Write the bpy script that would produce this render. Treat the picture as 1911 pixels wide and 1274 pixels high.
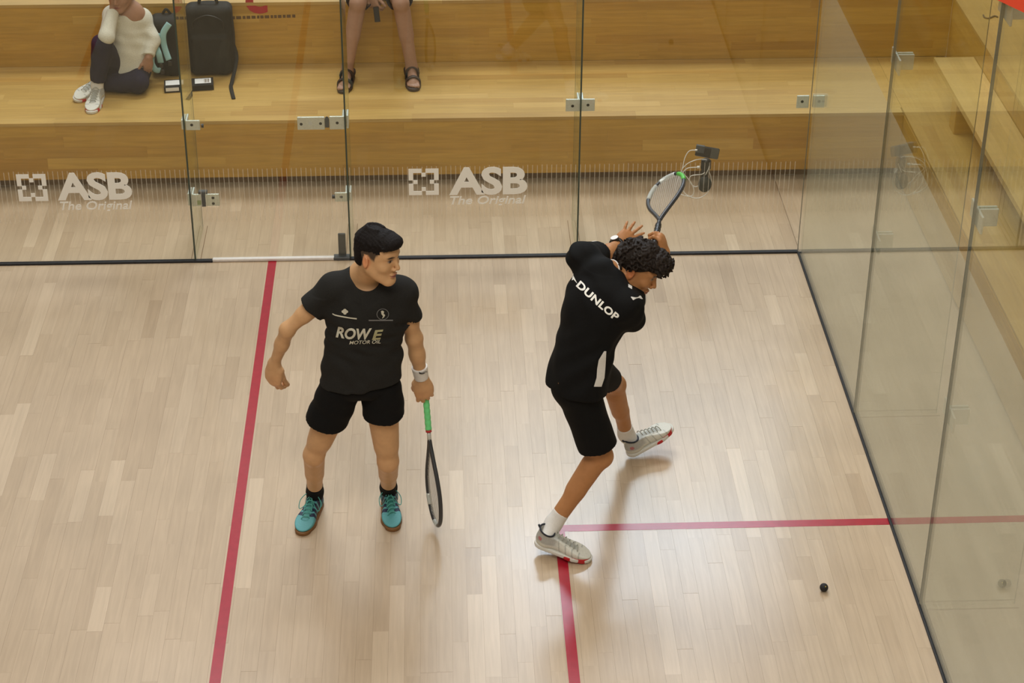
import bpy, math, random, time
import numpy as np
from mathutils import Vector, Matrix
from mathutils.bvhtree import BVHTree
T0 = time.time()
random.seed(7); RNG = np.random.default_rng(7)
for o in list(bpy.data.objects): bpy.data.objects.remove(o, do_unlink=True)
SC = bpy.context.scene; COL = SC.collection
A3 = lambda *v: np.array(v, float)
def nrm(v):
    v = np.asarray(v, float); return v/np.linalg.norm(v)

# ------------------------------------------------------------------ camera
CAM = A3(1.0097, -10.0630, 5.8647); PAN, TILT, ROLL, FPX = 0.04361, 0.50014, 0.00627, 3575.67
CX, CY, IW, IH = 955.5, 382.19, 1911, 1274
_f = A3(math.sin(PAN)*math.cos(TILT), math.cos(PAN)*math.cos(TILT), -math.sin(TILT))
_r = A3(math.cos(PAN), -math.sin(PAN), 0); _u = np.cross(_r, _f)
CR = math.cos(ROLL)*_r+math.sin(ROLL)*_u; CU = -math.sin(ROLL)*_r+math.cos(ROLL)*_u; CF = _f
cd = bpy.data.cameras.new('camera'); cam = bpy.data.objects.new('camera', cd); COL.objects.link(cam)
cd.sensor_width = 36; cd.lens = 36*FPX/IW; cd.shift_y = (CY-IH/2)/IW; cd.clip_end = 100
cam.matrix_world = Matrix(((CR[0], CU[0], -CF[0], CAM[0]), (CR[1], CU[1], -CF[1], CAM[1]), (CR[2], CU[2], -CF[2], CAM[2]), (0, 0, 0, 1)))
SC.camera = cam
def ray(px, py): return CF+CR*(px-CX)/FPX-CU*(py-CY)/FPX
def onp(px, py, ax, v):
    d = ray(px, py); return CAM+d*(v-CAM[ax])/d[ax]
def atY(px, py, Y): return onp(px, py, 1, Y)
def atZ(px, py, Z): return onp(px, py, 2, Z)
def proj(P):
    q = np.asarray(P)-CAM; z = q@CF; return np.stack([CX+FPX*(q@CR)/z, CY-FPX*(q@CU)/z], -1)

# ------------------------------------------------------------------ light
SC.view_settings.view_transform = 'Standard'; SC.view_settings.look = 'None'
SC.view_settings.gamma = 1; SC.view_settings.use_curve_mapping = False; SC.view_settings.exposure = -0.16
W = bpy.data.worlds.new('hall_ambient'); SC.world = W; W.use_nodes = True
W.node_tree.nodes['Background'].inputs[0].default_value = (1.0, 0.87, 0.69, 1)
W.node_tree.nodes['Background'].inputs[1].default_value = 0.33
SC.cycles.transparent_max_bounces = 24
# high daylight window in the far hall wall, and lamps under the hall ceiling
def lamp(name, loc, sx, sy, power, col, direction):
    l = bpy.data.lights.new(name, 'AREA'); l.shape = 'RECTANGLE'; l.size = sx; l.size_y = sy; l.energy = power; l.color = col
    o = bpy.data.objects.new(name, l); o.location = loc; o.rotation_euler = Vector(direction).to_track_quat('-Z', 'Y').to_euler(); COL.objects.link(o)
DAY = (.72, .86, 1.0); WARM = (1, .93, .82)
lamp('far_wall_light', (3.3, 8.95, 9.35), 3.6, 1.6, 480, DAY, (0, -1, -.25))
lamp('far_wall_light', (3.2, 8.95, 7.2), 4.4, 2.4, 230, DAY, (0, -1, -.25))
lamp('far_wall_light', (-2.4, 8.95, 7.6), 5.5, 4.2, 85, DAY, (0, -1, -.25))
lamp('skylight', (.2, 4.2, 10.2), 6.0, 2.4, 700, (.92, .97, 1.0), (.05, -.5, -1))
lamp('far_wall_light', (1.0, 8.95, 4.0), 10.0, 3.0, 90, DAY, (0, -1, 0))  # unseen low light band, added to put sheen on the treads
lamp('ceiling_light', (.4, -1.4, 8.5), 3.5, 3.5, 140, WARM, (0, 0, -1))
lamp('ceiling_light', (.4, -7.5, 8.0), 4.5, 3.0, 330, WARM, (0, .35, -1))

# ------------------------------------------------------------------ object helpers
def tag(o, label=None, cat=None, group=None, kind=None):
    for k, v in (('label', label), ('category', cat), ('group', group), ('kind', kind)):
        if v: o[k] = v
    return o
def link(name, me, parent=None, loc=None):
    o = bpy.data.objects.new(name, me); COL.objects.link(o)
    if loc is not None: o.location = loc
    if parent is not None:
        o.parent = parent; o.matrix_parent_inverse = PW[parent.name] if parent.name in PW else Matrix()
    return o
PW = {}
def empty(name, loc, **kw):
    o = bpy.data.objects.new(name, None); COL.objects.link(o); o.location = loc; o.empty_display_size = .1
    PW[o.name] = Matrix.Translation(Vector(loc)).inverted(); return tag(o, **kw)
def mesh(name, V, F, mat=None, parent=None, smooth=False, mats=None, mi=None, rnd=None, col=None, loc=None):
    me = bpy.data.meshes.new(name)
    V = np.asarray(V, float)
    if loc is None and parent is None and len(V):
        lo, hi = V.min(0), V.max(0); loc = A3((lo[0]+hi[0])/2, (lo[1]+hi[1])/2, lo[2])
    if loc is not None: V = V-np.asarray(loc)
    if isinstance(F, np.ndarray) and F.shape[1] == 4:
        n = len(F); me.vertices.add(len(V)); me.vertices.foreach_set('co', V.astype(np.float32).ravel())
        me.loops.add(4*n); me.loops.foreach_set('vertex_index', F.astype(np.int32).ravel())
        me.polygons.add(n); me.polygons.foreach_set('loop_start', np.arange(0, 4*n, 4, dtype=np.int32))
        me.update(calc_edges=True)
    else:
        me.from_pydata([tuple(v) for v in V], [], [tuple(int(i) for i in f) for f in F])
    if smooth: me.polygons.foreach_set('use_smooth', np.ones(len(me.polygons), bool))
    for m in (mats or ([mat] if mat else [])): me.materials.append(m)
    if mi is not None: me.polygons.foreach_set('material_index', np.asarray(mi, np.int32))
    if rnd is not None:
        a = me.attributes.new('rnd', 'FLOAT', 'FACE'); a.data.foreach_set('value', np.broadcast_to(np.asarray(rnd, np.float32), (len(me.polygons),)).copy())
    if col is not None:
        a = me.attributes.new('paint', 'FLOAT_COLOR', 'POINT')
        c = np.ones((len(V), 4), np.float32); c[:, :3] = col; a.data.foreach_set('color', c.ravel())
    me.update()
    o = link(name, me, parent, loc)
    if loc is not None: PW[o.name] = Matrix.Translation(Vector(loc)).inverted()
    return o
class MB:                                   # collects boxes, tubes, prisms into one mesh
    def __init__(s): s.V = []; s.F = []; s.M = []
    def raw(s, V, F, m=0):
        n = len(s.V); s.V += [tuple(v) for v in V]; s.F += [tuple(i+n for i in f) for f in F]; s.M += [m]*len(F); return s
    def box(s, lo, hi, m=0, R=None, c=None, bev=0.0):
        lo = np.asarray(lo, float); hi = np.asarray(hi, float)
        if bev <= 0:
            V = [(x, y, z) for z in (lo[2], hi[2]) for y in (lo[1], hi[1]) for x in (lo[0], hi[0])]
            F = [(0, 2, 3, 1), (4, 5, 7, 6), (0, 1, 5, 4), (1, 3, 7, 5), (3, 2, 6, 7), (2, 0, 4, 6)]
        else:
            V = []; F = []
            b = min(bev, (hi-lo).min()*.49)
            def idx(cx, cy, cz, k): return ((cz*2+cy)*2+cx)*3+k
            for cz in (0, 1):
                for cy in (0, 1):
                    for cx in (0, 1):
                        P = A3((lo, hi)[cx][0], (lo, hi)[cy][1], (lo, hi)[cz][2]); sg = A3(1-2*cx, 1-2*cy, 1-2*cz)
                        for k in range(3):
                            q = P+sg*b; q[k] = P[k]; V.append(q)
            for k in range(3):
                a, c2 = [(1, 2), (2, 0), (0, 1)][k]
                for sd in (0, 1):
                    q = []
                    for (u, w) in ((0, 0), (1, 0), (1, 1), (0, 1)):
                        cc = [0, 0, 0]; cc[k] = sd; cc[a] = u; cc[c2] = w; q.append(idx(*cc, k))
                    F.append(q if sd else q[::-1])
            for k in range(3):
                a, c2 = [(1, 2), (2, 0), (0, 1)][k]
                for u in (0, 1):
                    for w in (0, 1):
                        q = []
                        for (sd, kk) in ((0, a), (1, a), (1, c2), (0, c2)):
                            cc = [0, 0, 0]; cc[k] = sd; cc[a] = u; cc[c2] = w; q.append(idx(*cc, kk))
                        F.append(q if (u+w) % 2 else q[::-1])
            for cz in (0, 1):
                for cy in (0, 1):
                    for cx in (0, 1):
                        q = [idx(cx, cy, cz, k) for k in range(3)]; F.append(q if (cx+cy+cz) % 2 else q[::-1])
        V = np.array(V, float)
        if R is not None:
            c = np.asarray(c, float) if c is not None else (lo+hi)/2; V = (V-c)@np.asarray(R).T+c
        return s.raw(V, F, m)
    def tube(s, P, r, n=8, m=0, closed=False, cap=True, flat=None):
        P = np.asarray(P, float); N = len(P); r = np.broadcast_to(np.asarray(r, float), (N,))
        Tn = np.gradient(P, axis=0) if not closed else np.roll(P, -1, 0)-np.roll(P, 1, 0)
        Tn /= np.linalg.norm(Tn, axis=1)[:, None]+1e-12
        u = np.cross(Tn[0], A3(.3, .2, .93)); u /= np.linalg.norm(u); V = []
        if flat is not None: u = nrm(flat[0]-Tn[0]*(Tn[0]@flat[0]))
        for i in range(N):
            if flat is not None: u = nrm(flat[0]-Tn[i]*(Tn[i]@flat[0]))
            else: u = u-Tn[i]*(u@Tn[i]); u /= np.linalg.norm(u)
            w = np.cross(Tn[i], u); fl = flat[1] if flat is not None else 1.0
            for k in range(n):
                a = 2*math.pi*k/n; V.append(P[i]+r[i]*(math.cos(a)*u*fl+math.sin(a)*w))
        F = []
        for i in range(N if closed else N-1):
            j = (i+1) % N
            for k in range(n): F.append((i*n+k, i*n+(k+1) % n, j*n+(k+1) % n, j*n+k))
        if cap and not closed: F += [tuple(range(n))[::-1], tuple((N-1)*n+k for k in range(n))]
        return s.raw(V, F, m)
    def prism(s, poly, a, b, m=0):          # poly: list of 3D points, extruded from offset a to offset b (vectors)
        poly = np.asarray(poly, float); n = len(poly)
        V = list(poly+np.asarray(a))+list(poly+np.asarray(b))
        F = [tuple(range(n))[::-1], tuple(range(n, 2*n))]+[(i, (i+1) % n, n+(i+1) % n, n+i) for i in range(n)]
        return s.raw(V, F, m)
    def build(s, name, mat, parent=None, smooth=False, **kw):
        mats = mat if isinstance(mat, (list, tuple)) else None
        o = mesh(name, s.V, s.F, None if mats else mat, parent, smooth, mats=mats, mi=s.M if mats else None, **kw)
        return o
def spline(P, n=40, closed=False):
    P = np.asarray(P, float); N = len(P); out = []
    segs = N if closed else N-1
    for i in range(segs):
        g = lambda k: P[k % N] if closed else P[min(max(k, 0), N-1)]
        p0, p1, p2, p3 = g(i-1), g(i), g(i+1), g(i+2); m = max(2, n//segs)
        for t in np.arange(m)/m:
            out.append(.5*((2*p1)+(p2-p0)*t+(2*p0-5*p1+4*p2-p3)*t*t+(3*p1-p0-3*p2+p3)*t**3))
    if not closed: out.append(P[-1])
    return np.array(out)

# ------------------------------------------------------------------ materials
def newmat(name):
    m = bpy.data.materials.new(name); m.use_nodes = True; nt = m.node_tree; b = nt.nodes['Principled BSDF']; return m, nt, b
def N(nt, t, **kw):
    n = nt.nodes.new(t)
    for k, v in kw.items(): setattr(n, k, v)
    return n
def simple(name, col, rough=.5, metal=0, spec=.5, noise=0.0, scale=40, bump=0.0, coord='Object'):
    m, nt, b = newmat(name); L = nt.links
    b.inputs['Base Color'].default_value = (*col, 1); b.inputs['Roughness'].default_value = rough
    b.inputs['Metallic'].default_value = metal; b.inputs['Specular IOR Level'].default_value = spec
    if noise or bump:
        g = N(nt, 'ShaderNodeNewGeometry'); t = N(nt, 'ShaderNodeTexNoise'); t.inputs['Scale'].default_value = scale
        t.inputs['Detail'].default_value = 4; L.new(g.outputs['Position'], t.inputs['Vector'])
        if noise:
            r = N(nt, 'ShaderNodeMapRange'); r.inputs['To Min'].default_value = 1-noise; r.inputs['To Max'].default_value = 1+noise
            r.inputs['From Min'].default_value = .3; r.inputs['From Max'].default_value = .7
            L.new(t.outputs[0], r.inputs[0]); h = N(nt, 'ShaderNodeVectorMath', operation='SCALE'); h.inputs[0].default_value = col
            L.new(r.outputs[0], h.inputs['Scale']); L.new(h.outputs[0], b.inputs['Base Color'])
        if bump:
            bp = N(nt, 'ShaderNodeBump'); bp.inputs['Strength'].default_value = bump; bp.inputs['Distance'].default_value = .004
            L.new(t.outputs[0], bp.inputs['Height']); L.new(bp.outputs[0], b.inputs['Normal'])
    return m
def painted(name, rough=.5, spec=.5, sss=0, noise=.08, scale=60, bump=.1):
    m, nt, b = newmat(name); L = nt.links
    a = N(nt, 'ShaderNodeAttribute', attribute_name='paint'); g = N(nt, 'ShaderNodeNewGeometry')
    t = N(nt, 'ShaderNodeTexNoise'); t.inputs['Scale'].default_value = scale; t.inputs['Detail'].default_value = 4
    L.new(g.outputs['Position'], t.inputs['Vector'])
    r = N(nt, 'ShaderNodeMapRange'); r.inputs['To Min'].default_value = 1-noise; r.inputs['To Max'].default_value = 1+noise
    r.inputs['From Min'].default_value = .3; r.inputs['From Max'].default_value = .7; L.new(t.outputs[0], r.inputs[0])
    h = N(nt, 'ShaderNodeVectorMath', operation='SCALE'); L.new(a.outputs['Color'], h.inputs[0]); L.new(r.outputs[0], h.inputs['Scale'])
    L.new(h.outputs[0], b.inputs['Base Color']); b.inputs['Roughness'].default_value = rough; b.inputs['Specular IOR Level'].default_value = spec
    if bump:
        bp = N(nt, 'ShaderNodeBump'); bp.inputs['Strength'].default_value = bump; bp.inputs['Distance'].default_value = .002
        L.new(t.outputs[0], bp.inputs['Height']); L.new(bp.outputs[0], b.inputs['Normal'])
    return m
def wood(name, stops, grain_scale, rough, spec=.5, wear=0.12, coat=0.0):
    m, nt, b = newmat(name); L = nt.links
    a = N(nt, 'ShaderNodeAttribute', attribute_name='rnd'); g = N(nt, 'ShaderNodeNewGeometry')
    cr = N(nt, 'ShaderNodeValToRGB'); el = cr.color_ramp.elements
    while len(el) < len(stops): el.new(.5)
    for e, (p, c) in zip(el, stops): e.position = p; e.color = (*c, 1)
    L.new(a.outputs['Fac'], cr.inputs[0])
    mp = N(nt, 'ShaderNodeMapping'); mp.inputs['Scale'].default_value = grain_scale
    off = N(nt, 'ShaderNodeVectorMath', operation='SCALE'); off.inputs[0].default_value = (31, 17, 23)
    L.new(a.outputs['Fac'], off.inputs['Scale']); ad = N(nt, 'ShaderNodeVectorMath', operation='ADD')
    L.new(g.outputs['Position'], ad.inputs[0]); L.new(off.outputs[0], ad.inputs[1]); L.new(ad.outputs[0], mp.inputs['Vector'])
    t = N(nt, 'ShaderNodeTexNoise'); t.inputs['Scale'].default_value = 1; t.inputs['Detail'].default_value = 5; t.inputs['Distortion'].default_value = .6
    L.new(mp.outputs[0], t.inputs['Vector'])
    r = N(nt, 'ShaderNodeMapRange'); r.inputs['From Min'].default_value = .3; r.inputs['From Max'].default_value = .7
    r.inputs['To Min'].default_value = 1-wear; r.inputs['To Max'].default_value = 1+wear; L.new(t.outputs[0], r.inputs[0])
    t2 = N(nt, 'ShaderNodeTexNoise'); t2.inputs['Scale'].default_value = 1.7; t2.inputs['Detail'].default_value = 3
    L.new(g.outputs['Position'], t2.inputs['Vector'])
    r2 = N(nt, 'ShaderNodeMapRange'); r2.inputs['From Min'].default_value = .3; r2.inputs['From Max'].default_value = .7
    r2.inputs['To Min'].default_value = .94; r2.inputs['To Max'].default_value = 1.05; L.new(t2.outputs[0], r2.inputs[0])
    mu = N(nt, 'ShaderNodeMath', operation='MULTIPLY'); L.new(r.outputs[0], mu.inputs[0]); L.new(r2.outputs[0], mu.inputs[1])
    h = N(nt, 'ShaderNodeVectorMath', operation='SCALE'); L.new(cr.outputs[0], h.inputs[0]); L.new(mu.outputs[0], h.inputs['Scale'])
    L.new(h.outputs[0], b.inputs['Base Color'])
    rr = N(nt, 'ShaderNodeMapRange'); rr.inputs['To Min'].default_value = rough*.85; rr.inputs['To Max'].default_value = rough*1.2
    L.new(t2.outputs[0], rr.inputs[0]); L.new(rr.outputs[0], b.inputs['Roughness']); b.inputs['Specular IOR Level'].default_value = spec
    b.inputs['Coat Weight'].default_value = coat; b.inputs['Coat Roughness'].default_value = .15
    return m
def glass(name, tint=(.93, .97, .94), ior=1.45, glossrough=0.0):
    m = bpy.data.materials.new(name); m.use_nodes = True; nt = m.node_tree; L = nt.links; nt.nodes.clear()
    out = N(nt, 'ShaderNodeOutputMaterial'); mix = N(nt, 'ShaderNodeMixShader'); tr = N(nt, 'ShaderNodeBsdfTransparent')
    gl = N(nt, 'ShaderNodeBsdfGlossy'); fr = N(nt, 'ShaderNodeFresnel'); g = N(nt, 'ShaderNodeNewGeometry')
    mr = N(nt, 'ShaderNodeMapRange'); mr.inputs['To Min'].default_value = ior; mr.inputs['To Max'].default_value = 1/ior
    L.new(g.outputs['Backfacing'], mr.inputs[0]); L.new(mr.outputs[0], fr.inputs['IOR'])
    tr.inputs[0].default_value = (*tint, 1); gl.inputs['Color'].default_value = (.95, 1, .96, 1); gl.inputs['Roughness'].default_value = glossrough
    L.new(fr.outputs[0], mix.inputs[0]); L.new(tr.outputs[0], mix.inputs[1]); L.new(gl.outputs[0], mix.inputs[2]); L.new(mix.outputs[0], out.inputs[0])
    return m
def veil(name, col, alpha, rough=.6):
    m = bpy.data.materials.new(name); m.use_nodes = True; nt = m.node_tree; L = nt.links; nt.nodes.clear()
    out = N(nt, 'ShaderNodeOutputMaterial'); mix = N(nt, 'ShaderNodeMixShader'); tr = N(nt, 'ShaderNodeBsdfTransparent')
    df = N(nt, 'ShaderNodeBsdfDiffuse'); df.inputs[0].default_value = (*col, 1)
    mix.inputs[0].default_value = alpha; L.new(tr.outputs[0], mix.inputs[1]); L.new(df.outputs[0], mix.inputs[2]); L.new(mix.outputs[0], out.inputs[0])
    return m
M = dict(
    floor=wood('maple_strip', [(0, (.44, .332, .226)), (.3, (.485, .372, .258)), (.7, (.507, .392, .275)), (1, (.565, .445, .318))], (60, 3.2, 60), .22, .5, .06),
    slab=simple('floor_slab', (.30, .21, .13), .6, noise=.1, scale=8),
    beech_x=wood('beech_block', [(0, (.40, .213, .034)), (.3, (.465, .263, .045)), (.75, (.49, .288, .052)), (1, (.535, .325, .070))], (3, 45, 45), .38, .45, .12),
    beech_y=wood('beech_block_y', [(0, (.40, .213, .034)), (.3, (.465, .263, .045)), (.75, (.49, .288, .052)), (1, (.535, .325, .070))], (45, 3, 45), .38, .45, .12),
    tread_x=wood('sheen_pale_beech', [(0, (.40, .24, .065)), (.3, (.46, .292, .084)), (.75, (.485, .315, .094)), (1, (.53, .35, .115))], (3, 45, 45), .34, .5, .10), tread_y=wood('sheen_pale_beech_y', [(0, (.40, .24, .065)), (.3, (.46, .292, .084)), (.75, (.485, .315, .094)), (1, (.53, .35, .115))], (45, 3, 45), .34, .5, .10),  # treads: beech with a paler base colour standing in for their sheen
    core=simple('tier_core', (.22, .13, .06), .7, noise=.1, scale=10),
    red=simple('red_line_paint', (.36, .012, .026), .24, spec=.5, noise=.08, scale=25),
    redband=simple('red_out_line', (.80, .05, .012), .5),
    glass=glass('toughened_glass', (.985, .985, .965)), fin=glass('fin_glass', (.95, .97, .94)),
    edge=simple('green_glass_edge', (.045, .065, .050), .25), edge2=simple('pale_glass_edge', (.14, .15, .12), .3), seal=simple('black_seal', (.012, .012, .016), .6, noise=.3),
    film=veil('haze_coating', (.78, .80, .72), .30), stripe=veil('white_stripe_print', (.80, .76, .66), .26),
    decal=simple('white_print', (.90, .89, .84), .6), zinc=simple('brushed_aluminium', (.62, .66, .60), .35, metal=.55, noise=.06, scale=90),
    bolt=simple('dark_bolt', (.03, .03, .03), .4, metal=.5), darkgrey=simple('dark_grey_metal', (.06, .065, .07), .5, noise=.15),
    sill=simple('white_sill', (.72, .68, .66), .5, noise=.05), letter_red=simple('red_letter', (.42, .010, .022), .5),
    ink=simple('dark_ink', (.12, .062, .020), .7),
    skin=painted('skin', .48, .4, noise=.05, scale=35, bump=.05), shirt=simple('charcoal_cotton', (.0185, .0180, .0168), .9, spec=.2, noise=.25, scale=420, bump=.15),
    blackcloth=simple('black_cloth', (.0042, .0042, .0044), .85, spec=.2, noise=.2, scale=300, bump=.12), sockblack=simple('black_sock', (.006, .006, .007), .9, spec=.2, noise=.2, scale=300),
    white=simple('white_fabric', (.74, .72, .69), .8, spec=.3, noise=.05, scale=200, bump=.1), hair=simple('dark_brown_hair', (.0070, .0046, .0042), .7, spec=.2, noise=.5, scale=260, bump=.8),
    curl=simple('brown_curly_hair', (.0135, .0080, .0052), .65, spec=.25, noise=.5, scale=110, bump=.6),
    shoe=painted('shoe_upper', .5, .4, noise=.06, scale=150, bump=.15), gum=simple('gum_rubber', (.20, .09, .025), .55), redsole=simple('red_rubber', (.50, .012, .018), .5),
    whitesole=simple('white_rubber', (.68, .68, .64), .5), lace=simple('teal_lace', (.09, .37, .33), .8), lacegrey=simple('grey_lace', (.40, .41, .37), .8),
    navytrim=simple('dark_navy_trim', (.015, .018, .028), .7), grip=simple('green_grip', (.17, .72, .27), .6, noise=.06, scale=80), black=simple('black_plastic', (.012, .012, .013), .35),
    frame=simple('graphite_frame', (.035, .037, .042), .3, spec=.5), silver=simple('silver_frame', (.60, .64, .62), .3, metal=.3), strings=simple('pale_strings', (.50, .48, .44), .5),
    greenpaint=simple('green_paint', (.10, .48, .07), .4), redring=simple('red_ring', (.5, .03, .04), .5), cord=simple('white_cord', (.72, .70, .66), .5),
    eye=simple('eye_white', (.55, .52, .48), .25), iris=simple('dark_iris', (.012, .008, .006), .2), lip=simple('lip', (.30, .10, .08), .5),
    rubber=simple('ball_rubber', (.015, .014, .016), .75), screen=simple('phone_screen', (.06, .065, .06), .15), watchface=simple('white_watch_face', (.82, .82, .82), .25),
    knit=simple('cream_knit', (.62, .60, .50), .95, spec=.2, noise=.06, scale=140, bump=.5), denim=simple('navy_denim', (.018, .017, .034), .9, spec=.2, noise=.25, scale=200, bump=.2),
    bagblack=simple('black_nylon', (.012, .012, .010), .75, spec=.3, noise=.25, scale=120, bump=.15), teal=simple('pale_teal_webbing', (.30, .52, .53), .85, noise=.06, scale=300),
    sandal=simple('brown_leather', (.042, .026, .020), .6, noise=.2, scale=80), label=simple('white_sticker', (.78, .78, .76), .6), navy=simple('navy_shorts', (.016, .017, .030), .9, spec=.2, noise=.2, scale=200),
    greyprint=simple('grey_print', (.16, .16, .16), .7), paleprint=simple('pale_print', (.58, .56, .46), .7), darkprint=simple('maroon_print', (.07, .03, .035), .7),
)

# ================================================================== the setting
XR, YB1, YB2, XT1, XT2, Z1, Z2 = 3.2, 0.93, 1.79, 4.01, 4.49, 0.49, 0.94
floor = MB().box((-4.2, -9.75, -.06), (XT1+.07, YB1+.10, -.006)).build('floor', M['slab'])
tag(floor, 'pale maple strip floor of the squash court with red lines', kind='structure')
def fill(u0, u1, v0, v1, w, lmin, lmax):           # staggered strips: u along the strip, v across
    out = []; v = v0
    rows = max(1, round((v1-v0)/w)); w = (v1-v0)/rows
    for i in range(rows):
        u = u0-random.uniform(0, lmax*.8)
        while u < u1:
            l = random.uniform(lmin, lmax); a, b = max(u, u0), min(u+l, u1)
            if b-a > .03: out.append((a, b, v0+i*w, v0+(i+1)*w))
            u += l
    return out
planks = []
for (u0, u1, v0, v1) in ((-9.75, 0, -3.2, XR), (0.012, YB1+.09, -4.2, XR+.01), (-9.75, YB1+.09, XR+.014, XT1+.06)):
    planks += fill(u0, u1, v0, v1, .072, .28, .85)
def imgarea(P):
    q = proj(np.array(P)); x, y = q[:, 0], q[:, 1]
    ok = ((x > 0) & (x < IW) & (y > 0) & (y < IH)).any()
    return .5*abs(np.dot(x, np.roll(y, 1))-np.dot(y, np.roll(x, 1))) if ok else 0
sc = []
for (a, b, c, d) in planks:
    A = imgarea([(c, a, 0), (d, a, 0), (d, b, 0), (c, b, 0)])
    if d > XR: A *= .3
    sc.append(A)
order = np.argsort(sc)[::-1]; rest = MB(); restr = []
G_ = .0004
for rank, i in enumerate(order):
    a, b, c, d = planks[i]; rv = float(np.clip(random.gauss(.5, .2), 0, 1)); dz = random.uniform(-.0004, .0004)
    if random.random() < .03: rv = 1.0
    lo, hi = (c+G_/2, a+G_/2, -.006), (d-G_/2, b-G_/2, dz)
    if rank < 300:
        m = MB().box(lo, hi); cen = A3((c+d)/2, (a+b)/2, -.006)
        m.build('plank', M['floor'], floor, rnd=rv, loc=cen)
    else: rest.box(lo, hi); restr += [rv]*6
tag(rest.build('plank_field', M['floor'], floor, rnd=restr), kind='stuff')
ZL = .0007
def line_on_floor(name, x0, y0, x1, y1):
    MB().box((x0, y0, -.001), (x1, y1, ZL)).build(name, M['red'], floor)
line_on_floor('half_court_line', -.025, -4.26, .025, -.004)
line_on_floor('service_box_line', 1.575-.025, -4.26, 1.575+.025, -2.66)
line_on_floor('service_box_line', 1.575-.025, -2.66, XR-.006, -2.61)
line_on_floor('service_box_line', -1.6, -4.26, -1.55, -2.66); line_on_floor('service_box_line', -3.2, -2.66, -1.55, -2.61)
line_on_floor('short_line', -3.2, -4.31, XR-.006, -4.26)

# ---- glass back wall
HB = 2.13; J = (-.463, .472, 1.847)
wb = empty('wall_back', (0, 0, 0), label='clear glass back wall of the court with white print', kind='structure')
tag(wb)
GT = .012
def pane(parent, x0, x1, name='glass_panel'):
    return MB().box((x0, 0, .012), (x1, GT, HB), bev=.0015).build(name, M['glass'], parent)
pane(wb, -3.2, J[0]-.002); pane(wb, J[1]+.002, J[2]-.002); pane(wb, J[2]+.002, XR-.004)
for x in J:
    MB().box((x-.0045, -.001, .0), (x+.0045, GT+.001, HB)).build('joint_edge', M['edge'], wb)
    f = MB().box((x-.005, GT+.002, .002), (x+.005, .43, HB)).build('glass_fin', M['fin'], wb)
    MB().box((x-.003, .43, .002), (x+.003, .433, HB)).build('fin_edge', M['edge2'], f)
    MB().box((x-.030, .02, .0), (x-.027, .44, .003)).box((x+.027, .02, 0), (x+.030, .44, .003)).build('fin_shoe', M['core'], f)
MB().box((XR-.0025, -.001, 0), (XR-.0005, GT, HB)).build('joint_edge', M['edge2'], wb)
trim = MB().box((-3.2, -.012, 0), (-.36, .016, .012)).box((.39, -.012, 0), (XR, .016, .012)).build('trim_1', M['seal'])
tag(trim, 'black seal along the foot of the glass back wall', kind='structure')
trim = MB().box((XR-.006, -9.75, 0), (XR+.02, -.012, .012)).build('trim_2', M['seal'])
tag(trim, 'black seal along the foot of the right glass wall', kind='structure')
# door
dr = empty('door_1', (0, 0, 0), label='frameless glass door in the middle of the back wall', kind='structure')
pane(dr, J[0]+.006, J[1]-.006)
MB().box((-.36, -.010, .002), (.385, .018, .020), bev=.003).build('bottom_rail', M['sill'], dr)
MB().box((.40, .016, .012), (.445, .030, .17), bev=.004).box((.37, -.014, .0), (.47, .034, .022), bev=.004).build('floor_pivot', M['darkgrey'], dr)
def bolts(parent, pts, ax=1, r=.0095, l=.006):
    for p in pts:
        p = A3(*p); q = p.copy(); q[ax] += l if ax == 1 else l
        MB().tube([p, q], r, 10).build('bolt', M['bolt'], parent)
def plate(parent, x0, x1, z0, z1, fin_x=None, name='clamp', b=None, y0=.013):
    m = MB().box((x0, y0, z0), (x1, y0+.010, z1), bev=.002)
    if fin_x is not None:
        for s in (-1, 1): m.box((fin_x+s*.012-.006, y0+.010, z0), (fin_x+s*.012+.006, y0+.095, z1), bev=.002)
    o = m.build(name, M['zinc'], parent)
    # bolt heads sit on the court side of the plate and show through the glass
    for (bx, bz) in (b or []): MB().tube([(bx, y0-.0006, bz), (bx, y0+.004, bz)], .009, 10).build('bolt', M['bolt'], o)
    return o
plate(wb, 1.760, 1.930, .970, 1.048, J[2], b=[(1.80, 1.005), (1.89, 1.010)])
o = plate(wb, 3.118, 3.19, .972, 1.052, None, b=[(3.15, 1.015)])
MB().box((3.203+.013, .03, .972), (3.30, .04, 1.052)).build('clamp', M['zinc'], wb)
plate(wb, J[0]+.008, -.372, .880, .942, J[0], b=[(-.42, .914)]); MB().tube([(-.366, .006+.013, .905), (-.352, .02, .905)], .012, 10).build('clamp_knob', M['bolt'], wb)
o = plate(wb, J[0]+.008, -.293, .375, .455, J[0], b=[(-.33, .43), (-.33, .392)], name='door_lock')
MB().box((-.40, .010, .372), (-.375, .022, .470), bev=.002).box((-.415, .012, .455), (-.362, .040, .474), bev=.003).build('lock_case', M['darkgrey'], o)
MB().box((-.425, .0122, .385), (-.400, .014, .415)).build('lock_plate', simple('brass_green', (.30, .36, .18), .5), o)
o = plate(dr, .193, .352, .873, .955, None, name='hinge', b=[(.215, .91), (.328, .912)])
MB().tube([(.268, .0124, .914), (.268, .016, .914)], .012, 12).build('hinge_screw', M['silver'], o)
MB().box((.353, .014, .885), (.378, .022, .945)).tube([(.366, .0128, .947), (.366, .016, .947)], .010, 10).build('hinge_knuckle', M['darkgrey'], o)
plate(wb, .380, .468, .873, .957, J[1], name='hinge', b=[(.425, .915)])
plate(wb, .392, .468, .392, .452, J[1], name='clamp', b=[(.43, .424)]); MB().tube([(.376, .019, .424), (.392, .019, .424)], .012, 10).build('clamp_knob', M['bolt'], wb)
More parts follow.
